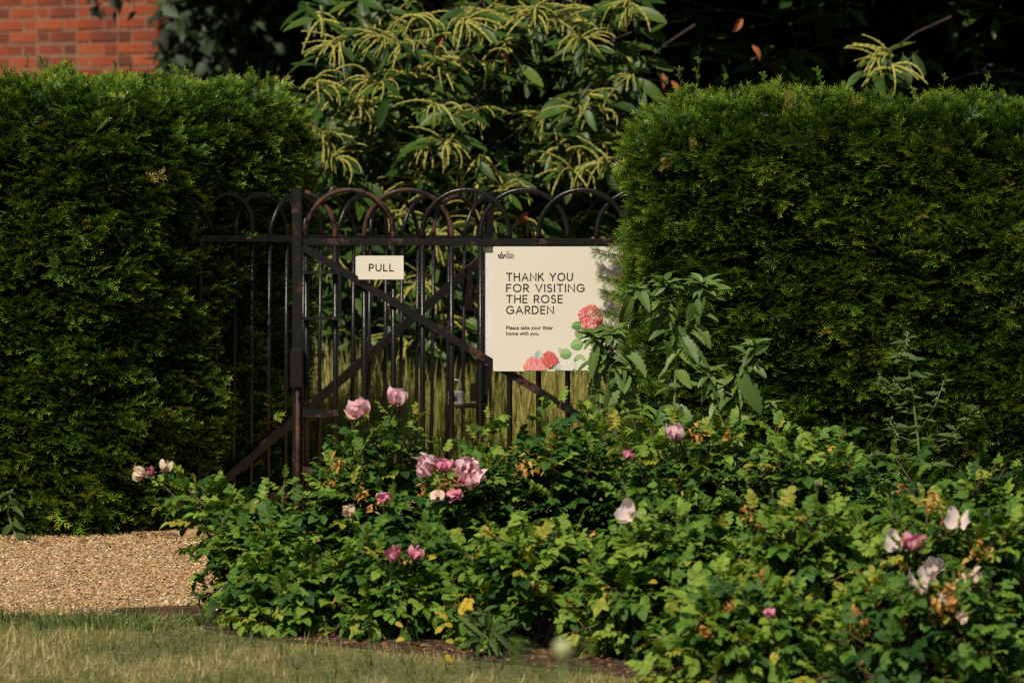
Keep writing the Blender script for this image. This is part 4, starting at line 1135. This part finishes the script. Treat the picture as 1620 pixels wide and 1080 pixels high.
def loose_petals(bush, px, py, Y, size, mat, n, label=None, spread=0.5):
    """a flower that kept only a few large petals"""
    return bloom(bush, px, py, Y, size, (random.uniform(-0.7, -0.1), -0.8, 0.45), spread + 0.5, mat, n, label, 0.1, False)
def withered(bush, px, py, Y, r, cnt, label=None, mat='withered'):
    root = BUSH[bush]; Y = in_front(px, py, Y, 14) + 0.02; p = at(px, py, Y) - Vector(root.location)
    mb = MB(); fseed[0] += 1; rg = random.Random(fseed[0])
    for k in range(cnt):
        b = Vector((rg.gauss(0, r * 0.5), rg.gauss(0, r * 0.4), rg.gauss(0, r * 0.5)))
        d = Vector((rg.gauss(0, 1), rg.gauss(-0.3, 0.7), rg.gauss(-0.3, 0.8)))
        L = rg.uniform(0.010, 0.022)
        if rg.random() < 0.5:
            blade(mb, b, d, (rg.gauss(0, 1), rg.gauss(0, 1), 1), L, L * 0.28, LANCE, 0.6, 0.6, tint=rg.uniform(0.2, 0.9))
        else:
            blade(mb, b, d, (rg.gauss(0, 1), rg.gauss(0, 1), 1), L, L * 0.8, OVATE, 0.9, 0.6, tint=rg.uniform(0.1, 0.9), twist=rg.uniform(-1.5, 1.5))
    o = mb.build('withered_flower', mat, root); o.location = p
    if label: o['label'] = label
    return o
bloom('b', 572, 656, 12.42, 0.042, (-0.3, -0.45, 0.8), 1.05, 'petal_pink', 7, 'pale pink cupped rose bloom')
bloom('b', 625, 638, 12.42, 0.038, (0.25, -0.40, 0.85), 0.75, 'petal_pink', 7, 'pale pink half open rose bloom')
bloom('c', 684, 742, 12.30, 0.047, (-0.8, -0.7, 0.55), 0.75, 'petal_pink', 6, 'pink rose bloom facing sideways')
bloom('c', 704, 745, 12.28, 0.032, (0.0, -0.2, 1), 0.22, 'petal_deep', 6, 'deep pink rosebud')
bloom('c', 729, 752, 12.28, 0.057, (0.7, -0.75, 0.35), 0.8, 'petal_pink', 7, 'large pink rose bloom with crumpled petals')
bloom('c', 716, 776, 12.26, 0.030, (0.2, -0.6, -0.4), 0.6, 'petal_deep', 5)
bloom('c', 694, 775, 12.27, 0.028, (-0.1, -0.5, -0.8), 0.5, 'petal_cream', 5, 'hanging cream faded bloom')
withered('c', 708, 768, 12.25, 0.026, 22); withered('c', 668, 772, 12.3, 0.02, 12)
bloom('h', 628, 882, 11.80, 0.029, (-0.5, -0.6, 0.75), 0.6, 'petal_deep', 6); bloom('h', 655, 882, 11.80, 0.029, (0.3, -0.5, 0.8), 0.45, 'petal_deep', 6)
withered('h', 641, 884, 11.79, 0.008, 6)
bloom('e', 1069, 694, 12.3, 0.038, (-0.1, -0.45, 0.9), 0.5, 'petal_pink', 6, 'pink rose bloom')
withered('e', 1105, 685, 12.35, 0.028, 26); withered('e', 1150, 690, 12.4, 0.01, 6)
bloom('a', 228, 752, 12.65, 0.030, (-0.8, -0.3, 0.35), 0.6, 'petal_cream', 5, 'faded cream rose bloom'); bloom('a', 262, 745, 12.62, 0.028, (0.1, -0.4, 0.9), 0.45, 'petal_cream', 5, 'faded cream and pink rose bloom')
bloom('a', 240, 748, 12.63, 0.018, (-0.2, -0.5, 0.4), 0.5, 'petal_deep', 4, inner=False)
loose_petals('j', 1001, 815, 12.0, 0.042, 'petal_pale', 2, 'whitish folded petals')
loose_petals('l', 1518, 826, 11.75, 0.040, 'petal_pale', 2, 'pale pink loose petals')
bloom('l', 1446, 868, 11.6, 0.038, (0, -0.5, 0.8), 0.35, 'petal_deep', 5, 'deep pink half closed bloom'); loose_petals('l', 1424, 860, 11.65, 0.036, 'petal_pale', 2)
loose_petals('l', 1456, 925, 11.0, 0.046, 'petal_pale', 2, 'large pale pink petals'); loose_petals('l', 1480, 908, 11.0, 0.048, 'petal_pale', 2, 'large pale pink petals', 0.4)
for (x_, y_) in ((1490, 950), (1512, 950), (1478, 962), (1528, 972), (1505, 930), (1540, 910)):
    bloom('n', x_, y_, 10.95, random.uniform(0.018, 0.026), (random.uniform(-0.8, 0.8), -0.4, random.uniform(-0.6, 0.8)), 0.35, random.choice(['petal_cream', 'withered']), 4, None, 0.05, False)
withered('n', 1515, 945, 10.95, 0.045, 60, None, 'petal_cream'); withered('n', 1500, 955, 10.95, 0.04, 34); withered('n', 1490, 970, 10.95, 0.03, 18); withered('n', 1530, 915, 11.0, 0.03, 18)
withered('g', 1545, 868, 11.7, 0.035, 34); withered('g', 1475, 795, 11.85, 0.03, 22); withered('g', 1425, 775, 11.9, 0.012, 8); withered('l', 1425, 890, 11.1, 0.012, 8); withered('l', 1425, 980, 10.9, 0.03, 24)
withered('b', 535, 735, 12.35, 0.022, 16); withered('b', 572, 782, 12.3, 0.024, 20); withered('b', 520, 765, 12.3, 0.012, 8); withered('b', 590, 800, 12.28, 0.012, 8)
bloom('b', 553, 815, 12.2, 0.028, (-0.2, -0.5, 0.8), 0.25, 'petal_cream', 4, 'cream closing bud')
withered('c', 825, 745, 12.4, 0.02, 14); withered('d', 850, 735, 12.4, 0.03, 18); withered('j', 940, 846, 12.0, 0.014, 10); withered('f', 1188, 818, 12.1, 0.022, 22); withered('f', 1210, 830, 12.1, 0.012, 10)
withered('f', 1265, 818, 12.15, 0.018, 12); withered('k', 1210, 915, 11.2, 0.015, 12); withered('k', 1150, 960, 11.2, 0.02, 14); withered('m', 1115, 1000, 10.7, 0.018, 14); withered('m', 1160, 1065, 10.6, 0.02, 14)
withered('n', 1370, 985, 10.9, 0.03, 26); withered('n', 1360, 1040, 10.8, 0.03, 20); withered('i', 900, 955, 11.55, 0.02, 12); withered('i', 850, 925, 11.55, 0.016, 10); withered('a', 540, 955, 12.2, 0.02, 14)
bloom('d', 992, 724, 12.35, 0.024, (0.2, -0.5, 0.6), 0.3, 'petal_deep', 4); bloom('k', 1218, 976, 11.1, 0.020, (-0.2, -0.2, 1), 0.12, 'petal_deep', 4, 'red pointed bud', inner=False); bloom('h', 607, 795, 12.1, 0.026, (0, -0.2, 1), 0.15, 'petal_deep', 4, inner=False)
bloom('g', 1293, 766, 12.0, 0.012, (0, -0.6, 0.6), 0.6, 'petal_pale', 4, inner=False)

# yellow leaves low in the bed
def yellow_leaf(bush, px, py, Y, s):
    mb = MB(); rg = random.Random(int(px)); blade(mb, (0, 0, 0), (rg.uniform(-1, 1), -0.3, rg.uniform(-0.6, 0.6)), (rg.uniform(-.4, .4), -0.8, 0.7), s, s * 0.65, OVATE, 0.3, 0.3, tint=0.99)
    o = mb.build('yellow_leaf', 'rose_leaf', BUSH[bush]); o.location = at(px, py, Y) - Vector(BUSH[bush].location)
for q in ((708, 978, 11.5), (700, 992, 11.5), (716, 990, 11.5), (718, 1015, 11.4), (705, 1035, 11.3), (625, 985, 11.7), (640, 1010, 11.6), (845, 880, 11.6), (690, 880, 11.8), (1070, 960, 11.2), (1040, 920, 11.3)):
    yellow_leaf('i', *q, 0.024)

# ================================================================== TALL WEEDS
TOOTH = [(i / 14, max(0.03, math.sin(math.pi * min(1, 0.08 + 0.92 * i / 14)) ** 0.7)) for i in range(15)]
TOOTH[-1] = (1, 0.02)
def weed(name, label, Y, stems, leaves, heads, mat='weed_leaf', teeth=0.22, sr=0.006, fill=0):
    base = stems[0][0]; b0 = at(base[0], base[1], Y); b0.z = 0
    root = thing(name, label, 'weed', (b0.x, Y, 0))
    for q, st in enumerate(stems):
        pts = [at(a[0], a[1], Y + 0.04 * (i % 2) * (q > 0)) - b0 for i, a in enumerate(st)]
        if q == 0: pts = [Vector((0, 0, 0)), pts[0] * 0.6] + pts[1:]
        mb = MB(); n = len(pts); mb.tube(pts, [sr * (1 - 0.55 * i / n) * (1 if q == 0 else 0.7) for i in range(n)], 6, tint=0.75); mb.build('stem' if q == 0 else 'side_stem', 'stem_green', root, True)
    for (x0, y0, x1, y1, w) in leaves:
        a = at(x0, y0, Y + random.uniform(-0.03, 0.03)); b = at(x1, y1, Y + random.uniform(-0.07, 0.03))
        d = b - a; L = d.length
        mb = MB(); blade(mb, (0, 0, 0), d, (random.uniform(-0.5, 0.3), -0.7, random.uniform(0.3, 0.9)), L, w / FPX * Y, TOOTH, random.uniform(0.25, 0.7), random.uniform(0.1, 0.35), tint=random.uniform(0.3, 0.75), teeth=teeth, twist=random.uniform(-0.8, 0.8))
        o = mb.build('leaf', mat, root); o.location = a - b0
    for q, st in enumerate(stems):      # further small drooping leaves at the joints
        for i in range(1, len(st)):
            for k in range(fill):
                f = random.uniform(0, 1); cx_, cy_ = st[i - 1][0] + (st[i][0] - st[i - 1][0]) * f, st[i - 1][1] + (st[i][1] - st[i - 1][1]) * f
                a = at(cx_, cy_, Y); th = random.uniform(0, 6.28); L = random.uniform(20, 46) / FPX * Y
                mb = MB(); blade(mb, (0, 0, 0), (math.cos(th), math.sin(th) * 0.7 - 0.15, random.uniform(-0.8, 0.35)), (random.uniform(-0.3, 0.3), -0.4, 1), L, L * random.uniform(0.36, 0.52), TOOTH, random.uniform(0.25, 0.6), random.uniform(0.1, 0.5), tint=random.uniform(0.3, 0.95), teeth=teeth, twist=random.uniform(-0.8, 0.8))
                o = mb.build('leaf', mat, root); o.location = a - b0
    for (x_, y_, r_, c_) in heads:
        mb = MB(); p = at(x_, y_, Y)
        for i in range(int(c_ * 2)):
            th = i * 2.4; el = random.uniform(-0.6, 1.1)
            d = Vector((math.cos(th), math.sin(th) * 0.8, el))
            L = r_ / FPX * Y * random.uniform(0.6, 1.1)
            blade(mb, Vector((random.gauss(0, .004), random.gauss(0, .004), random.gauss(0, .006))), d, (random.gauss(0, .4), -0.4, 1), L, L * 0.42, LANCE, 0.35, 0.35, tint=random.uniform(0.35, 0.8))
        o = mb.build('leaf_head', mat, root); o.location = p - b0
weed('tall_weed', 'tall green weed with toothed leaves standing against the yew hedge beside the sign', 13.3,
     [[(1058, 780), (1062, 700), (1068, 620), (1070, 560), (1058, 500), (1048, 470)], [(1072, 558), (1090, 535), (1104, 500), (1112, 462)], [(1050, 480), (1020, 468), (1008, 455)]],
     [(1075, 530, 1112, 578, 26), (1095, 480, 1098, 520, 24), (1112, 470, 1104, 512, 28), (1000, 470, 978, 515, 20), (1045, 485, 1030, 535, 18), (1040, 490, 1046, 520, 14), (1068, 610, 1105, 602, 20), (1066, 612, 1040, 600, 16),
      (1120, 455, 1150, 450, 12), (1108, 500, 1090, 520, 16), (1085, 535, 1130, 600, 22), (1075, 640, 1105, 690, 22), (1062, 560, 1052, 540, 14)],
     [(1008, 458, 24, 12), (1052, 450, 30, 16), (1112, 452, 30, 18), (1060, 478, 20, 8)], fill=6)
weed('tall_weed', 'leaning green weed with drooping leaves across the lower corner of the sign', 13.2,
     [[(1045, 745), (1030, 680), (1008, 630), (985, 580), (962, 545)], [(992, 600), (965, 575), (945, 550)]],
     [(985, 560, 1022, 580, 30), (978, 565, 995, 600, 20), (945, 545, 935, 600, 22), (960, 590, 985, 665, 26), (950, 590, 928, 640, 24), (935, 570, 905, 590, 14), (975, 605, 958, 650, 26), (955, 640, 925, 660, 18), (1000, 620, 975, 640, 14)],
     [(940, 535, 30, 14), (968, 528, 30, 14), (950, 560, 22, 10), (945, 620, 20, 8)], fill=14)
weed('tall_weed', 'green weed with one long pointed leaf beside the pink bloom', 13.15,
     [[(1150, 760), (1150, 690), (1160, 620), (1178, 580), (1190, 555)], [(1152, 680), (1130, 620), (1122, 590)]],
     [(1170, 590, 1202, 652, 32), (1180, 560, 1155, 545, 16), (1195, 560, 1212, 545, 14), (1165, 600, 1175, 640, 16), (1125, 610, 1105, 640, 20), (1130, 615, 1160, 590, 18), (1150, 640, 1120, 660, 24), (1185, 660, 1225, 640, 18), (1160, 660, 1140, 690, 22)],
     [(1195, 548, 24, 14), (1122, 590, 28, 12), (1130, 625, 22, 8), (1220, 640, 16, 8), (1188, 580, 20, 8)], fill=10)

def goosefoot(label, Y, stem, branches, lsz=24, seed=3):
    rg = random.Random(seed); b0 = at(stem[0][0], stem[0][1], Y); b0.z = 0
    root = thing('goosefoot', label, 'weed', (b0.x, Y, 0))
    pts = [Vector((0, 0, 0))] + [at(a[0], a[1], Y) - b0 for a in stem]
    mb = MB(); n = len(pts); mb.tube(pts, [0.005 - 0.0032 * i / n for i in range(n)], 5, tint=0.55); mb.build('stem', 'stem_green', root, True)
    fl = MB()
    for q, br in enumerate([stem[1:]] + branches):
        bp = [at(a[0], a[1], Y + (0.05 * math.sin(q * 2.1) * i / len(br) if q else 0)) - b0 for i, a in enumerate(br)]
        if q:
            mb = MB(); mb.tube(bp, [0.0028 - 0.0015 * i / len(bp) for i in range(len(bp))], 4, tint=0.5); mb.build('side_stem', 'stem_green', root, True)
        m = 8 if q else 20
        for i in range(m):
            f = (i + 0.6) / m * (len(bp) - 1); j = min(int(f), len(bp) - 2); p = bp[j].lerp(bp[j + 1], f - j)
            th = i * 2.4 + q
            L = lsz / FPX * Y * rg.uniform(0.6, 1.3)
            mb = MB(); blade(mb, (0, 0, 0), (math.cos(th), 0.6 * math.sin(th) - 0.2, rg.uniform(-0.1, 0.35)), (rg.gauss(0, .3), -0.6, 0.8), L, L * 0.42, [(0, 0.08), (0.15, 0.35), (0.35, 1.0), (0.5, 0.7), (0.7, 0.55), (0.85, 0.3), (1, 0.02)], 0.3, 0.2, tint=rg.uniform(0.25, 0.7))
            o = mb.build('leaf', 'goosefoot_leaf', root); o.location = p
        for i in range(16 if q else 26):
            p = bp[-1].lerp(bp[-2], rg.uniform(0, 0.9)) + Vector((rg.gauss(0, .005), rg.gauss(0, .005), rg.gauss(0, .006)))
            for k in range(2): blade(fl, p, (rg.gauss(0, 1), rg.gauss(0, 1), rg.gauss(0.4, .6)), (0, -0.5, 1), 0.008, 0.006, OVATE, 0.3, 0.2, tint=rg.uniform(0.75, 1.0))
    fl.build('flower_spikes', 'goosefoot_leaf', root)['kind'] = 'stuff'
goosefoot('upright goosefoot weed with pale flower spikes in front of the yew hedge', 13.3, [(1455, 745), (1453, 700), (1447, 650), (1440, 595), (1433, 560), (1436, 525)],
          [[(1447, 650), (1420, 640), (1402, 620), (1390, 595)], [(1445, 640), (1412, 600)], [(1456, 680), (1480, 640), (1495, 600)], [(1455, 700), (1420, 690), (1408, 665)], [(1456, 720), (1500, 700), (1512, 690)], [(1500, 690), (1530, 665), (1548, 645)], [(1440, 600), (1458, 590)], [(1433, 570), (1422, 560)], [(1455, 730), (1425, 720)], [(1455, 735), (1490, 735)]])
goosefoot('bushy goosefoot weed with many grey green leaves among the rose shoots', 13.0, [(1345, 830), (1340, 790), (1335, 750), (1330, 705)],
          [[(1340, 790), (1310, 760), (1300, 730)], [(1340, 780), (1370, 740), (1380, 715)], [(1336, 760), (1355, 720)], [(1342, 800), (1390, 780), (1400, 750)], [(1340, 800), (1290, 790), (1275, 770)], [(1338, 770), (1320, 730)]], 26, 5)
goosefoot('goosefoot weed half sunk between two rose bushes', 12.9, [(1140, 860), (1150, 790), (1160, 760), (1165, 720)],
          [[(1150, 790), (1120, 770), (1110, 740)], [(1155, 780), (1190, 760), (1200, 735)], [(1150, 800), (1180, 790), (1215, 775)]], 28, 6)
weed('bent_weed', 'bent pale weed beside the hedge foot on the gravel edge', 14.75,
     [[(30, 855), (20, 835), (12, 810), (16, 790), (12, 778)]],
     [(12, 800, -15, 812, 12), (14, 790, 32, 800, 12), (16, 820, 40, 838, 12), (12, 780, -6, 790, 12), (18, 800, 36, 815, 10), (20, 830, 0, 845, 12), (24, 845, 45, 850, 10)], [(14, 782, 14, 6)], 'goosefoot_leaf', 0.1, 0.004)
# low creeping weed at the bed edge
weed('low_weed', 'low feathery green weed on the soil under the rose bushes', 11.45,
     [[(775, 1030), (770, 1000), (765, 975)], [(772, 1010), (745, 985)], [(772, 1005), (800, 985)]],
     [(772 + 30 * math.cos(q * 1.1) * 0.3, 1005 + 8 * math.sin(q), 772 + 48 * math.cos(q * 1.1), 1000 + 34 * math.sin(q * 1.7), 12) for q in range(26)], [(765, 975, 22, 10), (745, 985, 18, 8), (800, 985, 18, 8)], 'goosefoot_leaf', 0.35, 0.003)

# out-of-focus bud close to the camera
fb = at(890, 1025, 5.6)
bud = thing('garden_plant', 'blurred plant with a pale green bud close to the camera', 'plant', (fb.x, 5.6, 0))
mb = MB(); mb.tube([(0, 0, 0), (0.012, 0, fb.z * 0.5), (0, 0, fb.z - 0.008)], [0.003, 0.0025, 0.002], 6, tint=0.6); mb.build('stem', 'stem_green', bud, True)
mb = MB()
mb.tube([(0, 0, -0.012), (0, 0, -0.008), (0, 0, 0.0), (0.001, 0, 0.007), (0.001, 0, 0.012)], [0.003, 0.009, 0.0125, 0.010, 0.003], 10, tint=0.8)
for k in range(5):
    a = k * 1.257; blade(mb, (0.004 * math.cos(a), 0.004 * math.sin(a), -0.012), (math.cos(a) * 0.75, math.sin(a) * 0.75, 0.8), (-math.cos(a), -math.sin(a), 0.6), 0.020, 0.008, LANCE, 0.4, -0.3, tint=0.2)
o = mb.build('bud', 'bud_green', bud, True); o.location = (0, 0, fb.z)
for (x_, y_, s_) in ((930, 1012, 0.018), (815, 1010, 0.020), (812, 1035, 0.02), (925, 1050, 0.02), (860, 1062, 0.02)):
    q = at(x_, y_, 5.6) - Vector((fb.x, 5.6, 0))
    mb = MB(); mb.tube([(0.003, 0, q.z - 0.05), q * 0.5 + Vector((0, 0, (q.z - 0.03) * 0.5)), q], 0.0008, 4, tint=0.5)
    mb.build('leaf_stalk', 'stem_green', bud)
    mb = MB(); blade(mb, q, (0.3, 0, -1), (0.1, -1, 0.3), s_, s_ * 0.6, OVATE, 0.3, 0.1, tint=0.4); mb.build('leaf', 'weed_leaf', bud)

# fallen leaves on the gravel and soil
def fallen(px, py, s, label, tint=0.4, mat='dry_leaf', grp=None):
    d = _f + Vector(((px - 810) / FPX, 0, 0)) + _u * ((540 - py) / FPX); t = (0.016 - CAM_H) / d.z; p = Vector((0, 0, CAM_H)) + d * t
    mb = MB(); a = random.uniform(0, 6.28); blade(mb, (0, 0, 0), (math.cos(a), math.sin(a), 0.25), (0, -0.3, 1), s, s * 0.6, OVATE, 0.5, 0.35, tint=tint)
    o = mb.build('fallen_leaf', mat); o.location = p; tag(o, label, 'leaf', grp)
G = 'brown fallen leaves'
for q in ((232, 846), (246, 847), (255, 843), (262, 848)):
    fallen(*q, 0.05, 'curled rusty brown fallen leaf lying at the foot of the hedge', random.uniform(0, 0.7), grp=G)
for q in ((80, 860), (140, 856)): fallen(*q, 0.035, 'small orange brown fallen leaf lying alone on the gravel', 0.3, grp=G)
fallen(166, 862, 0.035, 'yellow green fallen leaf on the gravel', 0.85, 'rose_leaf')
n = 900       # crumbs of bark and dry leaf on the bare soil
sx_ = RNG.uniform(-0.8, 0.7, n); lim = np.interp(sx_, [-0.9, -0.42, -0.18, 0.146, 0.4, 1.0], [12.1, 11.66, 11.45, 11.17, 10.9, 10.2]); sy_ = lim + RNG.uniform(0, 0.35, n)
o = mass('leaf_litter', P_KITE, RNG.integers(0, 2, n), np.stack([sx_, sy_, np.full(n, 0.012)], 1), frames(rnd(n) * np.array([[1, 1, 0.3]]), np.array([[0, 0, 1.0]]) + rnd(n, 0.4)), RNG.uniform(0.008, 0.028, n), RNG.uniform(0, 1, n), 'dry_leaf')
tag(o, 'brown leaf litter scattered over the bare soil of the rose bed', 'leaf litter', kind='stuff')
